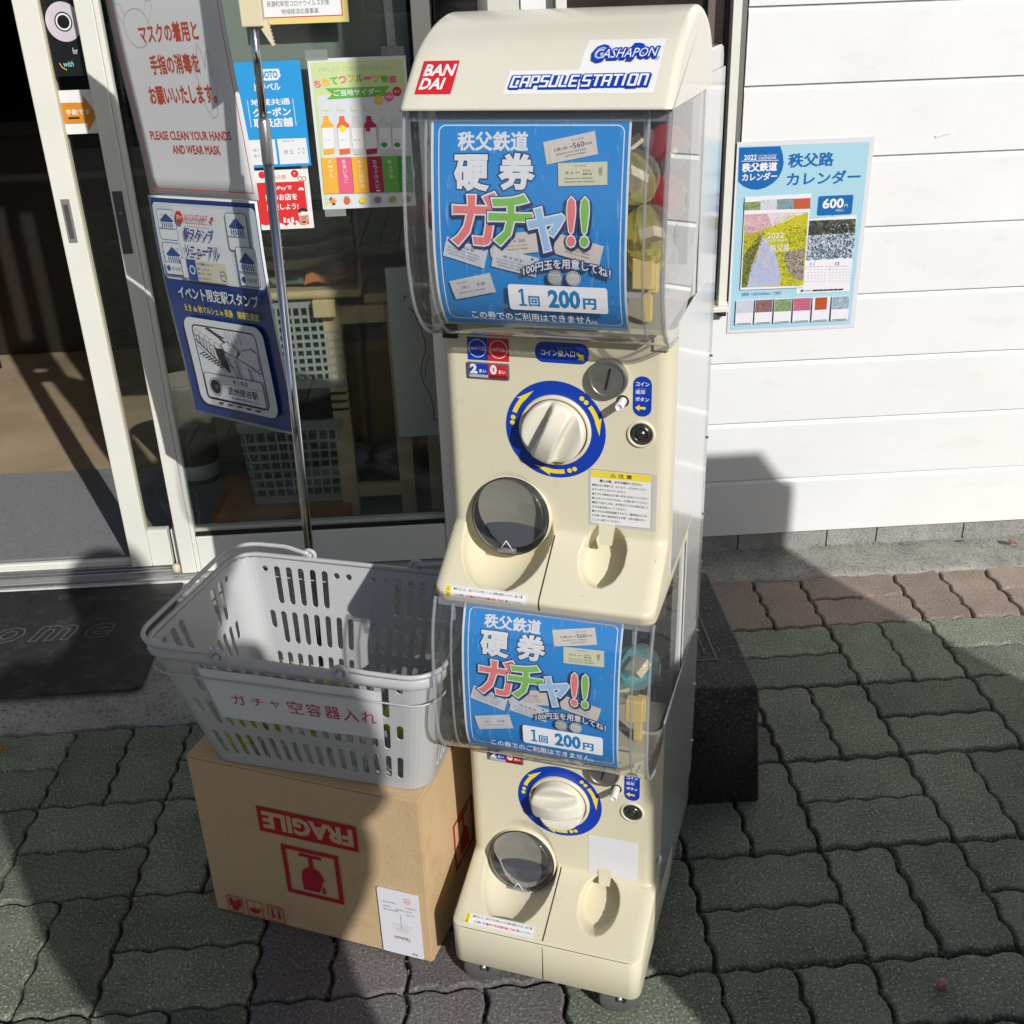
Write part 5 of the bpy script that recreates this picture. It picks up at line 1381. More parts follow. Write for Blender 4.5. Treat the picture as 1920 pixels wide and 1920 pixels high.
# stamp poster (lower)
q2 = [(272.5, 364.7), (486, 376.5), (550, 818), (367.6, 773.6)]
o2, f2, st2 = hung_sheet('stamp_poster', base_tl, .297, .42, q2, 'dark blue station stamp poster hanging below the mask notice', .004)
sheet_mesh(o2, .297, .42, f2, st2, LAMW)
S = Sheet(.297, .42, q2)
NAVY = M('stamp_navy', (.008, .042, .19), .3, coat=.35); SKYP = M('stamp_pale', (.58, .66, .70), .35, noise=(60, .08)); DB = M('stamp_line_blue', (.03, .07, .26), .4); PWH = M('stamp_white', (.68, .69, .71), .35)
LR = M('poster_red', (.55, .03, .05), .4)
z5 = lambda x, y: (240 + x / 3.84, 340 + y / 3.84)
S.poly(NAVY, [(.006, -.004), (.291, -.004), (.291, -.415), (.006, -.415)], raw=True)
S.poly(SKYP, rrect(.0085, -.150, .2890, -.012, .010, 4), raw=True); S.poly(PWH, rrect(.064, -.148, .212, -.017, .006, 3), raw=True)
def stamp(x0, y0, x1, y1, seed):
    """small line drawing of a station building in a rounded frame"""
    rr = random.Random(seed); S.poly(PWH, rrect(x0, y0, x1, y1, .006, 3), raw=True); S.line(DB, rrect(x0, y0, x1, y1, .006, 3), .0012, raw=True, closed=True)
    w_ = x1 - x0; h_ = y1 - y0; b = y0 + h_ * .42
    S.poly(DB, [(x0 + w_ * .12, b + h_ * .22), (x0 + w_ * .5, b + h_ * .46), (x0 + w_ * .88, b + h_ * .22), (x0 + w_ * .8, b + h_ * .17), (x0 + w_ * .2, b + h_ * .17)], raw=True)
    for k in range(6): xx = x0 + w_ * (.2 + .11 * k); S.poly(DB, [(xx, b), (xx + w_ * .05, b), (xx + w_ * .05, b + h_ * .15), (xx, b + h_ * .15)], raw=True)
    for k in range(12): xa = x0 + w_ * rr.uniform(.08, .9); ya = y0 + h_ * rr.uniform(.4, .9); S.line(DB, [(xa, ya), (xa + w_ * rr.uniform(-.12, .12), ya + h_ * rr.uniform(-.06, .06))], .0007, raw=True)
    S.line(DB, [(x0 + w_ * .05, b - h_ * .04), (x1 - w_ * .05, b - h_ * .04)], .0010, raw=True)
    S.disc(DB, 0, 0, 0) if 0 else None
stamp(.018, -.078, .070, -.024, 1); stamp(.020, -.142, .074, -.083, 2); stamp(.212, -.085, .266, -.022, 3); stamp(.228, -.146, .280, -.078, 4)
def roundel(x, y, r_, m=DB):
    S.poly(m, [(x + r_ * math.cos(2 * PI * k / 20), y + r_ * math.sin(2 * PI * k / 20)) for k in range(20)], raw=True)
for x, y, s_ in ((.032, -.129, '熊 谷 駅'), (.240, -.134, '三峰口駅')):
    S.poly(PWH, rrect(x - .010, y - .011, x + .038, y + .011, .002, 2), raw=True); S.line(DB, rrect(x - .010, y - .011, x + .038, y + .011, .002, 2), .0009, raw=True, closed=True)
    roundel(x - .001, y, .0055)
    cx_, cy_ = x + .021, y; vs_, fs_ = text_raw(s_); x0_ = min(v[0] for v in vs_); x1_ = max(v[0] for v in vs_); hh = S._h(); S.items.append((DB, [(cx_ + ((v[0] - x0_) / (x1_ - x0_) - .5) * .026, cy_ - .003 + v[1] * .008, hh) for v in vs_], fs_))
def T(S, m, b_, x, y, w_, h_, b=0, shear=0, rot=0):
    """lettering at sheet metres"""
    H_, kx, ky = S.H, S.kx, S.ky; S.H = None; S.kx = S.ky = 1; S.text(m, b_, x, y, w_, h_, b=b, shear=shear, rot=rot); S.H, S.kx, S.ky = H_, kx, ky
S.poly(LR, [(.088 + .0105 * math.cos(2 * PI * k / 24), -.035 + .0115 * math.sin(2 * PI * k / 24)) for k in range(24)], raw=True); T(S, M('pale_yellow', (.8, .75, .4), .4), '37ヶ', .088, -.035, .015, .0075, b=.02)
T(S, LR, '10.23 START', .136, -.034, .064, .0105, b=.005); S.line(LR, [(.104, -.044), (.176, -.0445)], .0010, raw=True); T(S, LR, '◀', .178, -.034, .010, .010)
T(S, DB, '駅スタンプ', .137, -.062, .082, .019, b=.03); T(S, DB, 'リニューアル', .139, -.092, .094, .019, b=.03)
S.poly(M('stamp_beige', (.60, .57, .44), .4), [(.100, -.108), (.196, -.110), (.199, -.146), (.103, -.146)], raw=True); S.poly(DB, [(.088, -.108), (.114, -.108), (.114, -.146), (.090, -.146)], raw=True)
roundel(.1015, -.127, .0085, SKYP); roundel(.1015, -.127, .0055, DB); S.poly(PWH, rrect(.072, -.143, .0875, -.107, .002, 2), raw=True); S.line(DB, rrect(.072, -.143, .0875, -.107, .002, 2), .0008, raw=True, closed=True)
for k, b_ in enumerate(('SLや電車にのって', '新しくなった', '駅スタンプを', 'あつめよう！')): T(S, DB, b_, .117 + (.046, .034, .036, .034)[k] / 2, -.1150 - .0085 * k, (.046, .034, .036, .034)[k], .0052)
S.line(DB, rrect(.180, -.141, .192, -.124, .004, 3), .0012, raw=True, closed=True); S.line(DB, [(.182, -.131), (.190, -.131)], .001, raw=True)
T(S, PWH, 'イベント限定駅スタンプ', .1575, -.1715, .222, .0225, b=.018); T(S, YEL, 'えき de 秋マルシェ in 長瀞　開催日限定', .1580, -.2000, .208, .0135, b=.01)
S.poly(PWH, rrect(.040, -.392, .262, -.218, .022, 5), raw=True); S.line(BLACKM, rrect(.062, -.378, .240, -.232, .012, 4), .0028, raw=True, closed=True)
# line drawing of freight wagons running away to the left, inside the frame
L2 = lambda pts, w_=.0016: S.line(BLACKM, pts, w_, raw=True)
L2([(.066, -.262), (.145, -.316)], .0030); L2([(.066, -.272), (.138, -.318)]); L2([(.105, -.234), (.236, -.300)], .0028); L2([(.112, -.234), (.152, -.262)])
for k in range(8): a_ = k / 8; L2([(.068 + .060 * a_, -.290 - .022 * a_), (.084 + .060 * a_, -.284 - .026 * a_)], .0024)
for k in range(7): a_ = k / 7; L2([(.104 + .040 * a_, -.2365 - .016 * a_), (.113 + .045 * a_, -.2345 - .016 * a_)], .0022)
for k in range(9): x = .070 + k * .0085; L2([(x, -.250 - k * .0045), (x + .002, -.268 - k * .0050)], .0014)
S.poly(BLACKM, [(.118, -.268), (.142, -.272), (.150, -.318), (.128, -.300)], raw=True)
for k in range(5): S.poly(PWH, [(.068 + .013 * k, -.243 - .005 * k), (.075 + .013 * k, -.239 - .005 * k), (.083 + .013 * k, -.245 - .005 * k), (.080 + .013 * k, -.252 - .005 * k), (.070 + .013 * k, -.250 - .005 * k)], raw=True); S.line(BLACKM, [(.068 + .013 * k, -.243 - .005 * k), (.075 + .013 * k, -.239 - .005 * k), (.083 + .013 * k, -.245 - .005 * k), (.080 + .013 * k, -.252 - .005 * k)], .0008, raw=True)
S.poly(PWH, [(.140, -.262), (.162, -.254), (.186, -.270), (.176, -.284), (.146, -.274)], raw=True); L2([(.140, -.262), (.162, -.254), (.186, -.270), (.176, -.284), (.146, -.274), (.140, -.262)], .0013)
S.poly(PWH, [(.178, -.284), (.196, -.268), (.222, -.262), (.236, -.268), (.236, -.300), (.206, -.292)], raw=True); L2([(.178, -.284), (.196, -.268), (.222, -.262), (.236, -.268)], .0013); L2([(.178, -.284), (.206, -.294), (.238, -.308)], .0018)
for k in range(14): rr = random.Random(k); x = rr.uniform(.150, .228); y = -.262 - (x - .150) * .22 - rr.uniform(0, .010); L2([(x, y), (x + .002, y - .0005)], .0009)
for x, y in ((.172, -.288), (.176, -.290), (.205, -.300), (.209, -.301)): L2([(x, y), (x + .004, -.322)], .0016)
for x in (.160, .172, .184, .196): L2([(x, -.234), (x + .006, -.262 if x < .175 else -.255)], .0012)
L2([(.146, -.276), (.170, -.322)], .0022); L2([(.150, -.300), (.166, -.304)], .0012)
S.poly(PWH, rrect(.070, -.374, .236, -.324, .006, 3), raw=True); S.line(BLACKM, rrect(.070, -.374, .236, -.324, .006, 3), .0014, raw=True, closed=True)
roundel(.098, -.350, .0180, BLACKM); roundel(.098, -.350, .0165, PWH); roundel(.098, -.350, .0145, BLACKM); roundel(.101, -.350, .0050, GREYI)
T(S, BLACKM, '秩父鉄道', .174, -.333, .042, .0095); S.line(BLACKM, [(.128, -.3405), (.230, -.3405)], .0007, raw=True); T(S, BLACKM, '武州原谷駅', .176, -.3525, .084, .0155, b=.012); T(S, BLACKM, 'Bushu-Haraya Sta.', .180, -.3665, .078, .0058)
for k in range(5): L2([(.100 + k * .026, -.382), (.112 + k * .026, -.382)], .0035)
S.build(o2, f2, [-st2 * k for k in range(1, 15)])
# mask notice (upper)
o1, f1, st1 = hung_sheet('mask_notice', base_tl + Rs @ Vector((0, .0012, .4205)), .297, .42, None, 'white laminated notice with red print asking visitors to wear masks', .004)
sheet_mesh(o1, .297, .42, f1, st1, LAMW)
C1 = Vector((0, 0, CH)); tl = base_tl + Rs @ Vector((0, .0012, .4205))
S = Sheet(.297, .42)
RO = M('orange_red_print', (.56, .075, .03), .4); PINKL = M('faint_outline', (.45, .42, .42), .5)
S.line(M('red_border', (.62, .07, .06), .4), rrect(.0115, -.409, .286, -.0115, .0002, 1), .0016, raw=True, closed=True)
T(S, RO, 'マスクの着用と', .150, -.1570, .152, .029, b=.03); T(S, RO, '手指の消毒を', .150, -.2050, .128, .029, b=.03); T(S, RO, 'お願いいたします。', .152, -.2530, .176, .028, b=.03)
T(S, RO, 'PLEASE CLEAN YOUR HANDS', .1480, -.3180, .216, .0140, b=.018); T(S, RO, 'AND WEAR MASK', .1580, -.3410, .128, .0140, b=.018)
S.line(PINKL, [(.072 + .034 * math.cos(2 * PI * k / 30), -.143 + .026 * math.sin(2 * PI * k / 30) * (1 if math.sin(2 * PI * k / 30) > 0 else 1.3)) for k in range(30)], .0007, raw=True, closed=True)
for sx in (-1, 1): S.line(PINKL, [(.072 + sx * .034, -.138), (.072 + sx * .050, -.118), (.072 + sx * .048, -.106), (.072 + sx * .036, -.108), (.072 + sx * .026, -.126)], .0006, raw=True)
hand = [(.205, -.232), (.196, -.205), (.200, -.196), (.208, -.205), (.214, -.222), (.214, -.190), (.219, -.176), (.226, -.186), (.229, -.215), (.236, -.190), (.243, -.188), (.244, -.200), (.240, -.226), (.250, -.212), (.258, -.214), (.252, -.235), (.240, -.262), (.236, -.285), (.222, -.290), (.212, -.275), (.203, -.250)]
S.line(PINKL, hand, .0007, raw=True, closed=True)
S.build(o1, f1, [-st1 * k for k in range(1, 15)])

# ================================================================== PAPERS ON THE GLASS
def paper(name, x0, z1, w, h, y, mat, label, q=None, cat='poster', tape=None, group=None):
    o = box(name, (0, 0, -h), (w, .0006, 0), mat); o.location = (x0, y, z1); tag(o, label, cat, group)
    S = Sheet(w, h, q, step=.00003)
    return o, S
LBLUE = M('coupon_blue', (.02, .30, .66), .35, coat=.3)
o, S = paper('coupon_poster', -.4555, 1.186, .1495, .206, 2.3798, LBLUE, 'bright blue travel coupon poster on the glass behind the chrome pole', [(423.1, 117.8), (562.1, 112.3), (583.9, 310.2), (450.5, 315.9)])
z2 = lambda x, y: (440 + x / 4, y / 4)
def TT(m, b_, cx, cy, w_, h_, zz=z2, **k): c = zz(cx, cy); S.text(m, b_, c[0], c[1], w_ / 4, h_ / 4, **k)
S.poly(WHITE, [z2(*p) for p in ((150, 520), (330, 515), (345, 570), (320, 600), (240, 605), (150, 600))]); TT(LBLUE, 'GOTO', 255, 560, 130, 50, b=.05); TT(WHITE, 'トラベル', 245, 652, 190, 52, b=.03)
TT(WHITE, '地域共通', 268, 765, 290, 48, b=.02); TT(WHITE, 'クーポン', 280, 840, 280, 62, b=.03); TT(WHITE, '取扱店舗', 290, 920, 290, 66, b=.03)
S.line(WHITE, [z2(95, 755), z2(125, 955)], .0012); S.line(WHITE, [z2(435, 738), z2(462, 940)], .0012)
S.poly(PAPER, [z2(*p) for p in ((95, 1052), (300, 1045), (325, 1230), (125, 1240))]); S.poly(PAPER, [z2(*p) for p in ((318, 1042), (535, 1035), (558, 1222), (342, 1232))])
TT(GREYI, '埼 玉', 405, 1140, 75, 34); TT(GREYI, '有・無', 500, 1115, 50, 18); TT(GREYI, '紙・電', 500, 1145, 50, 16); TT(GREYI, '✓紙クーポン', 190, 1125, 130, 22); TT(GREYI, '電子クーポン', 210, 1168, 130, 20); TT(GREYI, '店舗名記入欄', 400, 1058, 90, 10)
S.build(o)
RED2 = M('sticker_red', (.68, .03, .035), .35)
o, S = paper('payment_sticker', -.4275, .974, .1130, .1235, 2.3796, WHT, 'red and white payment campaign sticker below the blue coupon poster', [(476.2, 320.3), (576.9, 316.1), (589.4, 427.1), (491.0, 431.5)], 'sticker')
S.poly(RED2, [z2(*p) for p in ((160, 1372), (520, 1358), (560, 1680), (500, 1688), (480, 1660), (455, 1690), (420, 1665), (390, 1695), (350, 1672), (230, 1690), (190, 1680))])
TT(RED2, '四日祭', 330, 1330, 110, 32); S.disc(RED2, *z2(205, 1312), 6.5); S.disc(RED2, *z2(450, 1302), 7); TT(WHITE, 'P', 450, 1302, 14, 18)
for x in (490, 520): S.disc(RED2, *z2(x, 1340), 4.5, r0=.7, n=16)
TT(WHITE, 'PayPayで', 345, 1412, 165, 34, b=.02); TT(WHITE, '街のお店を', 350, 1478, 235, 48, b=.03); TT(WHITE, '応援しよう!', 360, 1550, 235, 46, b=.03)
for x, y, w_, h_ in ((375, 1650, 16, 40), (405, 1655, 22, 30), (435, 1650, 20, 45), (465, 1665, 16, 22)): S.crect(WHITE, *z2(x, y), w_ / 4, h_ / 4)
SKIN = M('printed_skin', (.62, .30, .17), .5)
S.disc(BLACKM, *z2(515, 1590), 9, 8); S.disc(SKIN, *z2(518, 1635), 9, 14); S.crect(WHITE, *z2(517, 1602), 19, 6, rot=.1); S.disc(M('printed_mouth', (.25, .02, .02), .5), *z2(520, 1655), 4, 4.5); S.crect(WHITE, *z2(520, 1650), 6, 1.6)
for x in (508, 530): S.crect(BLACKM, *z2(x, 1625), 3.5, 1)
S.poly(WHITE, [z2(*p) for p in ((475, 1425), (482, 1410), (500, 1402), (515, 1410), (520, 1425))])
S.build(o)
# cider poster
CGR = M('cider_green', (.55, .66, .32), .4); CG2 = M('cider_ribbon', (.13, .42, .06), .4); CPW = M('cider_white', (.62, .66, .70), .4)
o, S = paper('cider_poster', -.2915, 1.187, .200, .299, 2.3797, M('cider_paper', (.66, .70, .68), .4), 'laminated fruit cider poster with six bottles on the glass left of the machine', [(575.4, 110.8), (760.3, 103.6), (780.2, 385.4), (605.8, 393.0)])
CLM = [.104, .0]
S.poly(CGR, [(.006, -.007), (.194, -.007), (.194, -.070), (.006, -.070)], raw=True); S.poly(CGR, [(.006, -.070), (.012, -.070), (.012, -.291), (.006, -.291)], raw=True)
S.poly(CPW, [(.012, -.0705), (.194, -.0705), (.194, -.180), (.012, -.180)], raw=True)
PK = M('cider_pink', (.72, .12, .22), .4); OR_ = M('cider_orange', (.80, .42, .05), .4); DR = M('cider_crimson', (.38, .02, .08), .4); GR3 = M('cider_deep_green', (.05, .28, .06), .4)
TT(M('faint_grey_print', (.42, .52, .34), .5), 'FRUIT CIDER SERIES', 900, 515, 520, 34)
for i, (ch, m) in enumerate(zip('ちちてつフルーツ物語', (PK, OR_, CG2, PK, OR_, CG2, PK, OR_, CG2, PK))): TT(m, ch, 620 + i * 63, 630 - 24 * math.sin(PI * i / 9) - i * 4, 50, 12 if ch == 'ー' else 50, b=.04)
S.poly(CG2, [z2(*p) for p in ((682, 662), (1165, 645), (1130, 682), (1160, 715), (690, 745), (735, 705))]); TT(WHITE, 'ご当地サイダー', 920, 690, 345, 46, b=.02)
for x, y, m, t_ in ((1217, 686, LR, '秩父'), (1157, 725, PK, '長瀞'), (1080, 750, OR_, '行田')): S.disc(m, *z2(x, y), 8.4); TT(WHITE, t_, x, y, 42, 20)
bott = [(690, OR_, .9), (808, M('cider_red_orange', (.75, .14, .05), .4), 1), (912, M('cider_cloud', (.6, .6, .55), .4), .4), (1010, DR, 1), (1118, M('cider_pale', (.55, .6, .58), .4), .4), (1215, MATS['cider_pale'], .4)]
for i, (bx_, m, _) in enumerate(bott):
    dx_ = 0; S.crect(M('bottle_cap_print', (.70, .66, .55), .4), *z2(bx_ - 10, 812), 13, 8); S.poly(m, [z2(bx_ + a, b) for a, b in ((-22, 870), (12, 868), (20, 905), (52, 935), (60, 1150), (-18, 1160), (-40, 940), (-24, 910))])
    S.poly(WHITE, [z2(bx_ + a, b) for a, b in ((-36, 960), (50, 955), (58, 1110), (-24, 1118))])
    if i in (0, 1, 2, 4, 5): TT(GREYI, ('メープル', 'いちご', 'ゆず', '', '秩父うめ', '秩父')[i], bx_ + 8, 1050, 50, 14)
    if i == 1: S.disc(YEL, *z2(808, 965), 6.5)
    if i == 3: S.disc(LR, *z2(1000, 970), 4.5)
    if i > 3: S.disc(GR3, *z2(bx_ + 5, 1085), 6, 5)
cols_ = [(650, 770, OR_, 'メープル'), (762, 872, PK, '長瀞いちご'), (875, 992, OR_, 'ゆず行田の塩'), (990, 1104, DR, 'ちちぶ山ルビー'), (1102, 1218, CG2, '秩父うめ'), (1216, 1320, GR3, '秩父メロン')]
for i, (xa, xb, m, t_) in enumerate(cols_):
    S.poly(m, [z2(*p) for p in ((xa, 1182 - i * 3), (xb, 1180 - i * 3), (xb + 22, 1450 - i * 3), (xa + 22, 1452 - i * 3))])
    for k, ch in enumerate(t_): TT(WHITE, ch, (xa + xb) / 2 + 2 + k * 5, 1212 + k * 36, 30, 12 if ch == 'ー' else 30)
    cx_, cy_ = (xa + xb) / 2 + 28, 1505 - i * 3
    if i == 0: S.poly(M('maple_print', (.75, .28, .05), .4), [(S.Q(*z2(cx_, cy_))[0] + (.009 if k % 2 == 0 else .004) * math.cos(PI * k / 7), S.Q(*z2(cx_, cy_))[1] + (.009 if k % 2 == 0 else .004) * math.sin(PI * k / 7)) for k in range(14)], raw=True)
    elif i == 1: S.disc(M('strawberry_print', (.78, .10, .06), .4), *z2(cx_, cy_), 6, 7.5); S.crect(CG2, *z2(cx_ - 4, cy_ - 26), 8, 3)
    else: S.disc((YEL, YEL, M('grape_print', (.3, .2, .35), .4), M('plum_print', (.35, .42, .12), .4), GR3)[i - 1], *z2(cx_, cy_), 7, 6.5)
S.build(o)
for nm, x, z, w_, h_ in (('tape_strip', -.294, 1.204, .045, .020), ('tape_strip', -.140, 1.205, .046, .018), ('tape_strip', -.288, .888, .045, .015)):
    box(nm, (x + .2915, -.0012, z - h_ - 1.187), (x + .2915 + w_, -.0008, z - 1.187), glassy('clear_tape', (.75, .78, .76), .2, 1.4, .28, (.62, .65, .63)), o)
o, S = paper('covid_notice', -.385, 1.452, .1860, .199, 2.3797, M('notice_yellow', (.72, .60, .22), .4), 'yellow edged white notice with a red frame at the top of the glass')
S.poly(RED2, [(.0, -.002), (.1745, -.002), (.1745, -.1875), (.0, -.1875)], raw=True); S.poly(WHITE, [(.0, -.002), (.1725, -.002), (.1725, -.1855), (.0, -.1855)], raw=True)
T(S, BLACKM, '長瀞町新型コロナウイルス対策', .0880, -.1620, .124, .0105); T(S, BLACKM, '地域経済応援事業', .0900, -.1765, .074, .0100)
S.build(o)
# dark music poster and manual-door sign on the sliding leaf
o, S = paper('record_poster', -.817, 1.37, .083, .199, 2.4085, M('black_paper', (.012, .014, .016), .35, noise=(8, .5)), 'black poster with a pale ring drawn on it, on the sliding door glass')
c_ = (.046, -.098)
LIL = M('lilac_chalk', (.62, .55, .62), .6, noise=(50, .15))
H0 = lambda r_, r0, m, n=40: S.items.append((m, [(c_[0] + q * r_ * math.cos(2 * PI * k / n), c_[1] + q * r_ * math.sin(2 * PI * k / n) * 1.05, S._h() if (k == 0 and q == 1) else .0001 + S.n * S.step) for k in range(n) for q in (1, r0)], [(2 * k, 2 * ((k + 1) % n), 2 * ((k + 1) % n) + 1, 2 * k + 1) for k in range(n)]))
H0(.0350, .50, LIL); H0(.0150, .80, WHITE)
T(S, M('teal_chalk', (.2, .5, .48), .6), 'with', .040, -.176, .020, .010, b=.02, shear=.3); T(S, WHITE, 'for', .058, -.152, .010, .012); S.line(OR_, [(.022, -.174), (.026, -.182), (.034, -.187)], .0018, raw=True)
S.build(o)
o, S = paper('manual_door_sign', -.8165, 1.1445, .083, .0855, 2.4085, WHT, 'small white sign with an orange arrow on the sliding door glass', [(100.8, 170.3), (174.7, 167.3), (190.1, 248.9), (117.6, 251.9)], 'sign')
z1_ = lambda x, y: (x / 4, y / 4)
ORG = M('arrow_orange', (.62, .24, .02), .4)
S.poly(ORG, [z1_(*p) for p in ((415, 772), (612, 768), (605, 708), (715, 860), (655, 985), (645, 925), (450, 932))]); 
S.text(WHITE, '手動です', *z1_(575, 840), 44, 10.5, b=.01); S.crect(BLACKM, *z1_(548, 885), 20, 4)
S.build(o)

# ================================================================== CALENDAR POSTER on the siding
cq = [(1383.5, 267), (1639.7, 255.5), (1602.4, 613), (1361.8, 626.7)]
LAM = M('laminate_film', (.70, .70, .75), .12, coat=1)
o = box('calendar_poster', (0, 0, -.4155), (.2945, .0007, 0), LAM); o.location = (.5945, 2.3482, .9945); tag(o, 'laminated pale blue 2022 calendar price poster on the white board wall', 'poster')
S = Sheet(.2945, .4155, cq, step=.00003)
z4 = lambda x, y: (1340 + x / 4.3647, 220 + y / 4.3647)
CB_ = M('calendar_sky', (.38, .61, .72), .25, coat=.6); CD = M('calendar_blue', (.01, .13, .40), .3, coat=.5)
S.poly(CB_, [z4(*p) for p in ((203, 240), (1268, 197), (1110, 1688), (118, 1745))])
cpt = [z4(203, 248), z4(540, 235)] + [z4(*p) for p in ((560, 300), (567, 370), (555, 430), (525, 490), (480, 535), (420, 572), (350, 591), (290, 585), (240, 565), (193, 525))]
S.poly(CD, cpt)
def T4(m, b_, cx, cy, w_, h_, **k): c = z4(cx, cy); S.text(m, b_, c[0], c[1], w_ / 4.3647, h_ / 4.3647, **k)
T4(WHITE, '2022', 296, 327, 100, 38, b=.02); T4(WHITE, 'CALENDAR', 434, 331, 142, 20, b=.01); T4(WHITE, 'CHICHIBU RAILWAY', 436, 310, 146, 12); S.line(WHITE, [z4(223, 358), z4(525, 349)], .0012)
T4(WHITE, '秩父鉄道', 370, 405, 275, 66, b=.035); T4(WHITE, 'カレンダー', 370, 483, 275, 58, b=.03); T4(CD, '秩父路', 790, 345, 355, 104, b=.03); T4(CD, 'カレンダー', 893, 490, 585, 100, b=.025)
a = S.Q(*z4(850, 640)); b = S.Q(*z4(1120, 785)); S.poly(CD, rrect(min(a[0], b[0]), min(a[1], b[1]), max(a[0], b[0]), max(a[1], b[1]), .004, 4), raw=True); S.poly(CD, [z4(*p) for p in ((955, 775), (985, 775), (962, 803))])
T4(WHITE, '600', 970, 698, 165, 74, b=.03); T4(WHITE, '円', 1074, 715, 26, 24); T4(WHITE, '（税込）', 1022, 753, 66, 20)
def scape(name, cols, scale, dist=2.5):
    """small printed landscape: noise driven colour bands"""
    m = bpy.data.materials.new(name); m.use_nodes = True; nt = m.node_tree; n = nt.nodes; l = nt.links
    tc = n.new('ShaderNodeTexCoord'); nz = n.new('ShaderNodeTexNoise'); nz.inputs['Scale'].default_value = scale; nz.inputs['Detail'].default_value = 9; nz.inputs['Roughness'].default_value = .75; nz.inputs['Distortion'].default_value = dist
    cr = n.new('ShaderNodeValToRGB'); l.new(tc.outputs['Object'], nz.inputs['Vector']); l.new(nz.outputs[0], cr.inputs[0]); l.new(cr.outputs[0], n['Principled BSDF'].inputs['Base Color'])
    e = cr.color_ramp.elements
    while len(e) < len(cols): e.new(.5)
    for k, c in enumerate(cols): e[k].position = .30 + .40 * k / (len(cols) - 1); e[k].color = (*c, 1)
    n['Principled BSDF'].inputs['Roughness'].default_value = .3; n['Principled BSDF'].inputs['Coat Weight'].default_value = .5
    return m
WP = M('calendar_page', (.76, .75, .80), .3, coat=.5)
P4 = lambda m, *p: S.poly(m, [z4(*q) for q in p])
# right hand calendar (sea) then the cover over it
P4(WP, (700, 835), (1162, 790), (1105, 1415), (665, 1440))
P4(scape('sea_print', [(.02, .03, .04), (.05, .09, .13), (.3, .38, .46), (.75, .78, .80), (.1, .25, .5)], 70), (760, 960), (1150, 935), (1125, 1140), (740, 1165))
P4(scape('rock_print', [(.01, .01, .01), (.03, .04, .03), (.10, .11, .09), (.55, .55, .52)], 60), (765, 840), (1155, 822), (1149, 936), (757, 962))
for x, t_ in ((800, '11'), (1005, '12')):
    T4(CD, t_, x, 1193 - (x - 800) * .03, 32, 26)
    for rr_ in range(5):
        for cc in range(7): T4(GREYI if cc else LR, str(rr_ * 7 + cc + 1)[:2], x - 62 + cc * 27, 1240 + rr_ * 24 - (x - 800) * .03, 9, 8)
for x0_, x1_, y_ in ((745, 885, 1215), (915, 1100, 1210)): S.line(GREYI, [z4(x0_, y_), z4(x1_, y_ - 4)], .0004)
S.disc(CD, *z4(716, 1411), 2.4); T4(BLACKM, '秩父鉄道', 763, 1410, 50, 14)
for k in range(6): S.crect(BLACKM, *z4(822 + k * 42, 1408 - k * 2), 8.5 if k else 9, 2.6)
P4(WP, (248, 648), (790, 617), (725, 1385), (205, 1410))
strip_ = [((243, 690, 375), [(.05, .09, .03), (.2, .3, .1), (.5, .4, .5)]), ((375, 672, 510), [(.25, .42, .62), (.6, .66, .7), (.45, .2, .08)]), ((510, 665, 645), [(.03, .16, .42), (.2, .3, .35), (.5, .38, .05)]), ((645, 660, 783), [(.15, .2, .08), (.5, .09, .05), (.62, .12, .06)])]
for k, ((xa, ya, xb), cs) in enumerate(strip_): P4(scape('strip_print_%s' % 'abcd'[k], cs, 60), (xa, ya), (xb, ya - 8), (xb - 3, 752 - k * 4), (xa - 3, 757 - k * 4))
P4(scape('meadow_print', [(.20, .20, .02), (.45, .42, .02), (.62, .56, .04), (.12, .18, .02), (.5, .5, .2)], 75), (245, 790), (765, 765), (722, 1370), (215, 1390))
P4(scape('blossom_print', [(.35, .12, .16), (.55, .28, .36), (.66, .52, .56), (.6, .5, .3)], 80), (245, 790), (560, 778), (470, 880), (400, 905), (330, 935), (250, 950))
P4(scape('sky_print', [(.60, .55, .60), (.7, .62, .66), (.6, .66, .72)], 40), (430, 785), (765, 768), (640, 815), (560, 850), (470, 885))
P4(scape('bank_print', [(.02, .02, .01), (.08, .08, .03), (.25, .28, .06), (.3, .25, .2)], 90), (235, 1120), (330, 1000), (390, 950), (350, 1080), (290, 1220), (265, 1385), (217, 1390))
P4(scape('stream_print', [(.55, .42, .46), (.50, .46, .56), (.34, .46, .70), (.20, .38, .72)], 50, 1.2), (385, 955), (430, 1010), (500, 1120), (530, 1240), (540, 1300), (520, 1372), (260, 1386), (300, 1210), (350, 1090))
P4(scape('rocks_print', [(.05, .04, .03), (.16, .13, .10), (.4, .36, .3), (.10, .10, .03)], 90), (560, 1110), (735, 1060), (722, 1330), (640, 1310), (590, 1230))
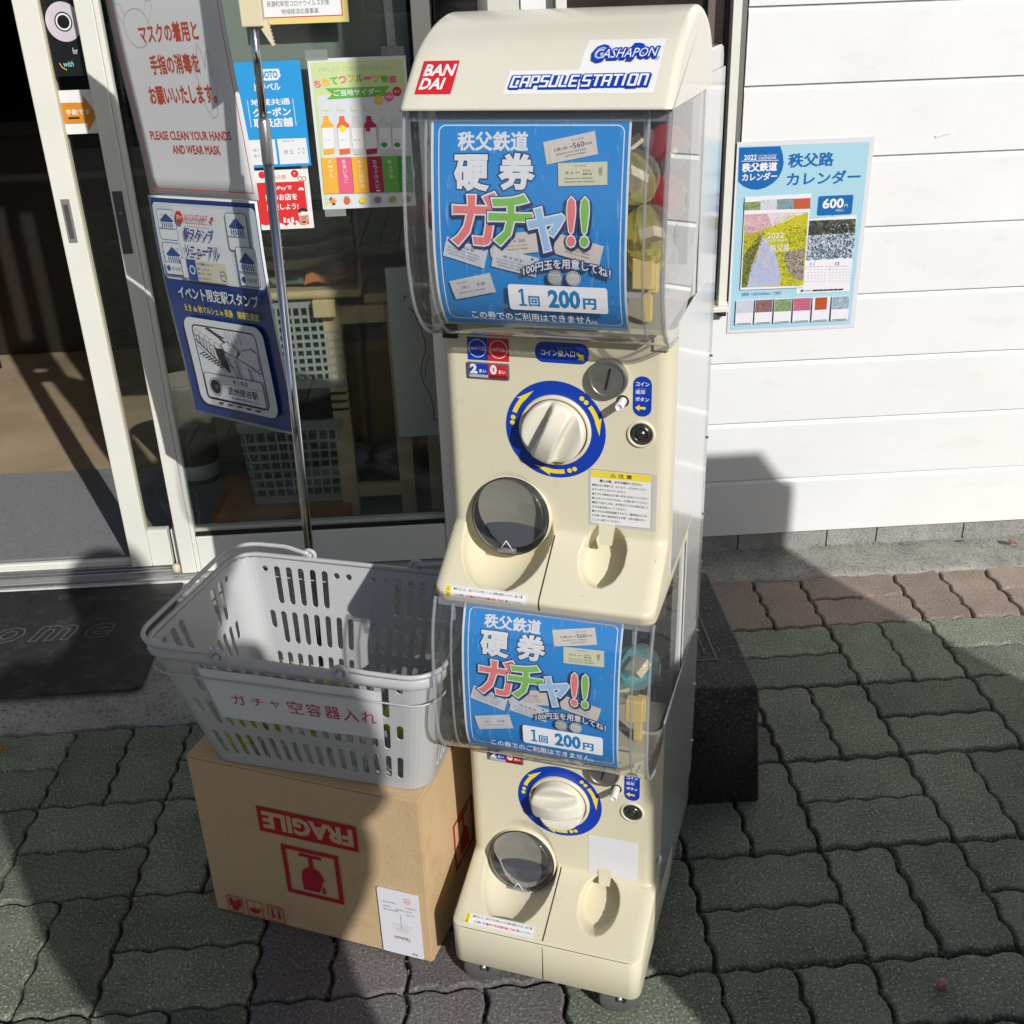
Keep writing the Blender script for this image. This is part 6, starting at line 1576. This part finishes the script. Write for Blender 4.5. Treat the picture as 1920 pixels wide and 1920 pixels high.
def dabs(mats, quad, n, size, seed, fade=None):
    rr = random.Random(seed); a, b, c, d = quad; per = {m: ([], []) for m in mats}; hh = S._h()
    for _ in range(n):
        u, v = rr.random(), rr.random()
        if fade and not fade(u, v): continue
        x = (a[0] * (1 - u) + b[0] * u) * (1 - v) + (d[0] * (1 - u) + c[0] * u) * v; y = (a[1] * (1 - u) + b[1] * u) * (1 - v) + (d[1] * (1 - u) + c[1] * u) * v
        q = S.Q(*z4(x, y)); an = rr.uniform(0, PI); e = size * rr.uniform(.5, 1.3); vs, fs = per[rr.choice(mats)]; k = len(vs)
        for du, dv in ((-1, 0), (0, -.5), (1, 0), (0, .5)): vs.append((q[0] + e * (du * math.cos(an) - dv * math.sin(an)), q[1] + e * (du * math.sin(an) + dv * math.cos(an)), hh + rr.random() * 1e-5))
        fs.append((k, k + 1, k + 2, k + 3))
    for m, (vs, fs) in per.items(): S.items.append((m, vs, fs))
D_ = lambda n_, c: M('print_' + n_, c, .35, coat=.5)
dabs([D_('pink', (.62, .25, .35)), D_('mauve', (.50, .30, .34)), D_('rose', (.70, .48, .54))], ((248, 792), (420, 785), (400, 900), (250, 950)), 260, .0016, 1)
dabs([D_('yellow', (.70, .62, .02)), D_('lime', (.40, .44, .03)), D_('gold', (.60, .48, .03))], ((560, 810), (762, 770), (745, 900), (420, 930)), 260, .0018, 2)
dabs([D_('moss', (.16, .20, .03)), MATS['print_lime'], D_('dark', (.03, .03, .015))], ((590, 900), (752, 880), (740, 1060), (560, 1040)), 240, .0017, 3)
dabs([MATS['print_dark'], D_('umber', (.10, .07, .04)), MATS['print_moss']], ((238, 1000), (370, 960), (275, 1370), (215, 1380)), 300, .0017, 4, lambda u, v: u < 1 - v * .2)
dabs([D_('stone', (.36, .30, .24)), MATS['print_umber'], D_('pale_stone', (.52, .46, .40)), MATS['print_dark']], ((570, 1090), (738, 1060), (724, 1280), (620, 1250)), 240, .0020, 5)
dabs([D_('reflected_pink', (.60, .44, .48)), D_('reflected_blue', (.30, .42, .66)), MATS['print_mauve']], ((370, 1060), (450, 1060), (520, 1340), (300, 1340)), 200, .0018, 6)
dabs([MATS['print_lime'], MATS['print_moss'], MATS['print_yellow']], ((520, 1200), (620, 1260), (700, 1370), (530, 1372)), 200, .0016, 7)
dabs([MATS['print_lime'], MATS['print_moss'], MATS['print_yellow']], ((245, 940), (400, 915), (360, 1010), (240, 1080)), 170, .0016, 8)
dabs([D_('foam', (.70, .74, .78)), D_('sea_blue', (.06, .16, .34)), D_('deep', (.02, .04, .06))], ((762, 965), (1148, 938), (1125, 1138), (745, 1160)), 420, .0021, 9)
dabs([MATS['print_deep'], D_('spray', (.50, .50, .46))], ((900, 870), (1150, 850), (1148, 935), (860, 950)), 120, .0018, 10)
dabs([MATS['print_dark'], MATS['print_moss'], MATS['print_umber']], ((355, 940), (400, 950), (300, 1300), (240, 1300)), 130, .0015, 11)
dabs([MATS['print_umber'], MATS['print_moss'], MATS['print_lime']], ((470, 1030), (560, 1100), (640, 1300), (540, 1300)), 130, .0015, 12)
dabs([MATS['print_pink'], MATS['print_mauve'], MATS['print_umber']], ((250, 900), (420, 860), (400, 960), (250, 985)), 90, .0013, 13)
dabs([MATS['print_rose'], MATS['print_mauve'], D_('pale_sky', (.70, .68, .74))], ((420, 785), (700, 775), (560, 840), (420, 880)), 90, .0014, 14)
T4(WHITE, '2022', 495, 960, 135, 46); T4(WHITE, 'CALENDAR', 500, 1000, 185, 20); T4(WHITE, '秩父路', 530, 1062, 160, 62)
T4(CD, '壁掛・420×594mm（7枚）', 385, 1435, 325, 28)
thumbs = [[(.30, .36, .5), (.6, .62, .7), (.15, .2, .42)], [(.08, .04, .04), (.25, .12, .12), (.4, .25, .25)], [(.05, .12, .03), (.2, .3, .12), (.5, .55, .5)], [(.08, .25, .55), (.5, .1, .15), (.7, .2, .3)], [(.6, .12, .03), (.45, .08, .02), (.12, .05, .02)], [(.03, .03, .03), (.3, .4, .5), (.7, .7, .72)]]
for k, cs in enumerate(thumbs):
    xa = 172 + k * 157; ya = 1495 - k * 8; dd = 140
    P4(WP, (xa, ya), (xa + dd + 6, ya - 7), (xa + dd - 10, ya + 190), (xa - 12, ya + 202))
    P4(scape('thumb_print_%s' % 'abcdef'[k], cs, 90), (xa + 2, ya + 5), (xa + dd + 3, ya - 2), (xa + dd - 5, ya + 100), (xa - 4, ya + 108)) if k != 4 else P4(scape('thumb_print_e', cs, 90), (xa + 20, ya + 5), (xa + dd - 20, ya), (xa + dd - 28, ya + 100), (xa + 14, ya + 108))
    S.line(BLACKM, [z4(xa + 5, ya + 193), z4(xa + dd - 25, ya + 186)], .0014)
S.build(o)

# ================================================================== DOOR MAT, STEP BLOCK
RUB = M('black_rubber', (.030, .031, .031), .62, noise=(12, .35), bump=(500, .5))
grime(RUB, (.10, .095, .085), 16, .6, .50, .72, (1, 1, 1), .35, (.14, .13, .12)); grime(SIDEP, (.40, .39, .36), 12, .4, .56, .78, (1, 1, .6), .4, (.4, .4, .38)); grime(GP, (.34, .34, .33), 20, .3, .58, .8, (1, 1, 1), .35, (.62, .62, .63))
mt = empty('door_mat', (-1.3, 2.13, .012), 0, 'black rubber welcome mat in front of the sliding door', 'mat')
pts_ = [(-.60, -.246), (.565, -.239), (.578, -.236), (.585, -.226), (.575, .208), (-.60, .215)]
prism('rubber_sheet', pts_, .0, .007, RUB, mt, fn=lambda u, v, h: (u, v, h), bev=.0012)
LG = M('worn_letter_outline', (.10, .10, .093), .7)
for ch, x, w_ in (('w', -.13, .080), ('e', -.025, .055), ('l', .045, .018), ('c', .110, .050), ('o', .228, .060), ('m', .330, .090), ('e', .432, .052)):
    S = Sheet(.1, .1); hh_ = .058 if ch != 'l' else .10; y_ = .002 + (0 if ch != 'l' else .02)
    S.text(LG, ch, x, y_, w_, hh_, b=.035, shear=.25); S.text(RUB, ch, x, y_, w_, hh_, b=.004, shear=.25)
    S.build(mt, lambda u, v, h: (u, v, h + .0069), name='raised_letter')
STEP = stone('blackened_block', (.018, .018, .018), (.055, .054, .05), (.28, .28, .26), sscale=240, big=11, bs=1.0, rnd=0, samt=.5)
sb = empty('step_block', (.30, 1.65, 0), 0, 'black weathered step block on the pavers behind the capsule machine', 'step')
rr_loft('block_body', [(.0, -.17, .172, -.196, .195, .006), (.238, -.155, .155, -.198, .198, .006), (.243, -.1525, .1525, -.1955, .1955, .006), (.245, -.149, .149, -.192, .192, .006)], STEP, sb)
for a_, b_ in (((-.10, -.115, .2452), (.105, -.111, .2462)), ((-.10, .13, .2452), (.105, .134, .2462)), ((.101, -.111, .2452), (.105, .13, .2462)), ((.085, -.095, .2452), (.088, .13, .2460))):
    box('panel_groove', a_, b_, BLACKP, sb)

# ================================================================== PHOTOGRAPHER, added shadow casters and the house behind the camera
def person(name, loc, rz, joints, bones, radii, mats, label, group=None):
    root = empty(name, loc, rz, label, 'person', group)
    me = bpy.data.meshes.new('body'); me.from_pydata([joints[k] for k in joints], [(list(joints).index(a), list(joints).index(b)) for a, b in bones], [])
    o = bpy.data.objects.new('body', me); COL.objects.link(o); o.parent = root; me.materials.append(mats[0])
    o.modifiers.new('Skin', 'SKIN'); 
    for i, k in enumerate(joints):
        v = me.skin_vertices[0].data[i]; rr = radii[k]; v.radius = rr if isinstance(rr, tuple) else (rr, rr)
    me.skin_vertices[0].data[0].use_root = True
    sb_ = o.modifiers.new('Subsurf', 'SUBSURF'); sb_.levels = 2; sb_.render_levels = 2
    return root
J = {'pelvis': (0, 0, .90), 'waist': (0, -.01, 1.05), 'chest': (0, -.02, 1.25), 'neck': (.03, 0, 1.39), 'headbase': (.06, .03, 1.45), 'head': (.095, .055, 1.56),
     'shl': (-.17, -.01, 1.34), 'ell': (-.21, .07, 1.12), 'wrl': (-.235, .14, 1.21), 'shr': (.17, -.01, 1.34), 'elr': (.20, .06, 1.10), 'wrr': (.02, .17, 1.18),
     'hil': (-.09, 0, .84), 'knl': (-.10, .02, .48), 'anl': (-.11, 0, .09), 'tol': (-.12, .14, .04), 'hir': (.09, 0, .84), 'knr': (.10, .02, .48), 'anr': (.11, 0, .09), 'tor': (.13, .14, .04)}
Bn = [('pelvis', 'waist'), ('waist', 'chest'), ('chest', 'neck'), ('neck', 'headbase'), ('headbase', 'head'), ('chest', 'shl'), ('shl', 'ell'), ('ell', 'wrl'), ('chest', 'shr'), ('shr', 'elr'), ('elr', 'wrr'), ('pelvis', 'hil'), ('hil', 'knl'), ('knl', 'anl'), ('anl', 'tol'), ('pelvis', 'hir'), ('hir', 'knr'), ('knr', 'anr'), ('anr', 'tor')]
Rd = {'pelvis': (.315, .15), 'waist': (.285, .14), 'chest': (.235, .13), 'neck': .06, 'headbase': .075, 'head': .10, 'shl': .085, 'ell': .055, 'wrl': .035, 'shr': .085, 'elr': .055, 'wrr': .035, 'hil': .09, 'knl': .065, 'anl': .045, 'tol': .035, 'hir': .09, 'knr': .065, 'anr': .045, 'tor': .035}
COAT = M('dark_coat', (.03, .035, .05), .8, noise=(20, .2)); SK = M('skin', (.45, .27, .19), .55); HAIR = M('dark_hair', (.015, .012, .01), .5)
ph = person('person', (.335, -.27, 0), 0, J, Bn, Rd, [COAT], 'person in a dark coat standing behind the camera holding up a phone')
bm = bmesh.new(); bmesh.ops.create_uvsphere(bm, u_segments=20, v_segments=12, radius=.104)
for v in bm.verts: v.co = Vector((v.co.x * .95, v.co.y * 1.05, v.co.z * 1.1)) + Vector((.095, .045, 1.585))
bmobj('hair', bm, HAIR, ph, smooth=True); ph.scale = (1, 1, 1.08)
def fingers(parent, c, side):
    bm = bmesh.new()
    tube_bm(bm, [c + Vector((0, -.03, -.02)), c, c + Vector((0, .025, .03))], [.022, .030, .022], 10)
    for k in range(4):
        a = c + Vector((side * .012 * (k - 1.5), .025, .028)); L_ = (.058, .066, .062, .048)[k]
        tube_bm(bm, [a, a + Vector((0, .018, L_ * .5)), a + Vector((-side * .012, .008, L_ * .95))], [.0085, .008, .006], 8)
    tube_bm(bm, [c + Vector((-side * .02, 0, 0)), c + Vector((-side * .042, .012, .022)), c + Vector((-side * .045, .01, .045))], [.010, .009, .007], 8)
    bmesh.ops.recalc_face_normals(bm, faces=bm.faces); bmobj('hand', bm, SK, parent, smooth=True)
fingers(ph, Vector((-.235, .155, 1.215)), 1); fingers(ph, Vector((.02, .185, 1.185)), -1)

nb = empty('shadow_board', (1.445, .20, 0), 0, 'freestanding brown notice board in front of the shop, beside the camera', 'notice board')  # out of view; outline cut to throw the low shadow on the siding
prism('board_panel', [(-.36, .08), (.45, .08), (.45, 1.60), (.405, 1.64), (.36, 1.70), (-.36, 1.70)], -.012, .012, M('board_brown', (.20, .14, .09), .7), nb)
for x in (-.33, .39): box('post', (x, .013, 0), (x + .04, .04, 1.60), MATS['board_brown'], nb)
tub = empty('shadow_drum', (.93, .20, 0), 0, 'tall dark cylindrical rubbish bin standing beside the notice board', 'bin')  # out of view; added so the pavers right of the machine fall in shade
lathe('drum_body', [(0, 0), (.19, 0), (.215, .98), (.215, 1.0), (0, 1.0)], (0, 0, 0), (0, 0, 1), M('dark_drum', (.06, .055, .05), .6), tub, n=36)
lathe('drum_lid', [(.220, 1.001), (.222, 1.04), (.16, 1.10), (0, 1.12)], (0, 0, 0), (0, 0, 1), M('drum_lid_grey', (.09, .09, .09), .5), tub, n=36)
pp_ = empty('shadow_post', (1.115, .10, 0), 0, 'square cream porch post standing to the right of the camera', 'post')  # unseen; added and sized for the dark band across the shop glass
box('post_shaft', (-.12, -.03, .12), (.12, .03, 2.9), WALLC, pp_, bev=.01); box('post_plinth', (-.14, -.05, 0), (.14, .05, .119), WALLC, pp_, bev=.01)
ob = empty('opposite_house', (0, -16, 0), 0, 'plain rendered house on the far side of the street', 'house')
box('wall', (-9, -4, 0), (8, 0, 3.6), M('house_render', (.42, .40, .36), .8, noise=(1, .2)), ob)
prism('roof', [(-9.6, 3.61), (8.6, 3.61), (7.2, 5.2), (-8.2, 5.2)], -.4, 4.4, M('slate_roof', (.07, .07, .08), .6), ob, fn=lambda u, v, h: (u, .4 - (h + .4), v))
for x in (-6, -1.5, 3, 6): 
    wf = box('window', (x, -.0, 1.0), (x + 1.3, .06, 2.2), WHT, ob, bev=.01); box('pane', (x + .06, .061, 1.06), (x + 1.24, .07, 2.14), MATS['dark_glass'], wf)
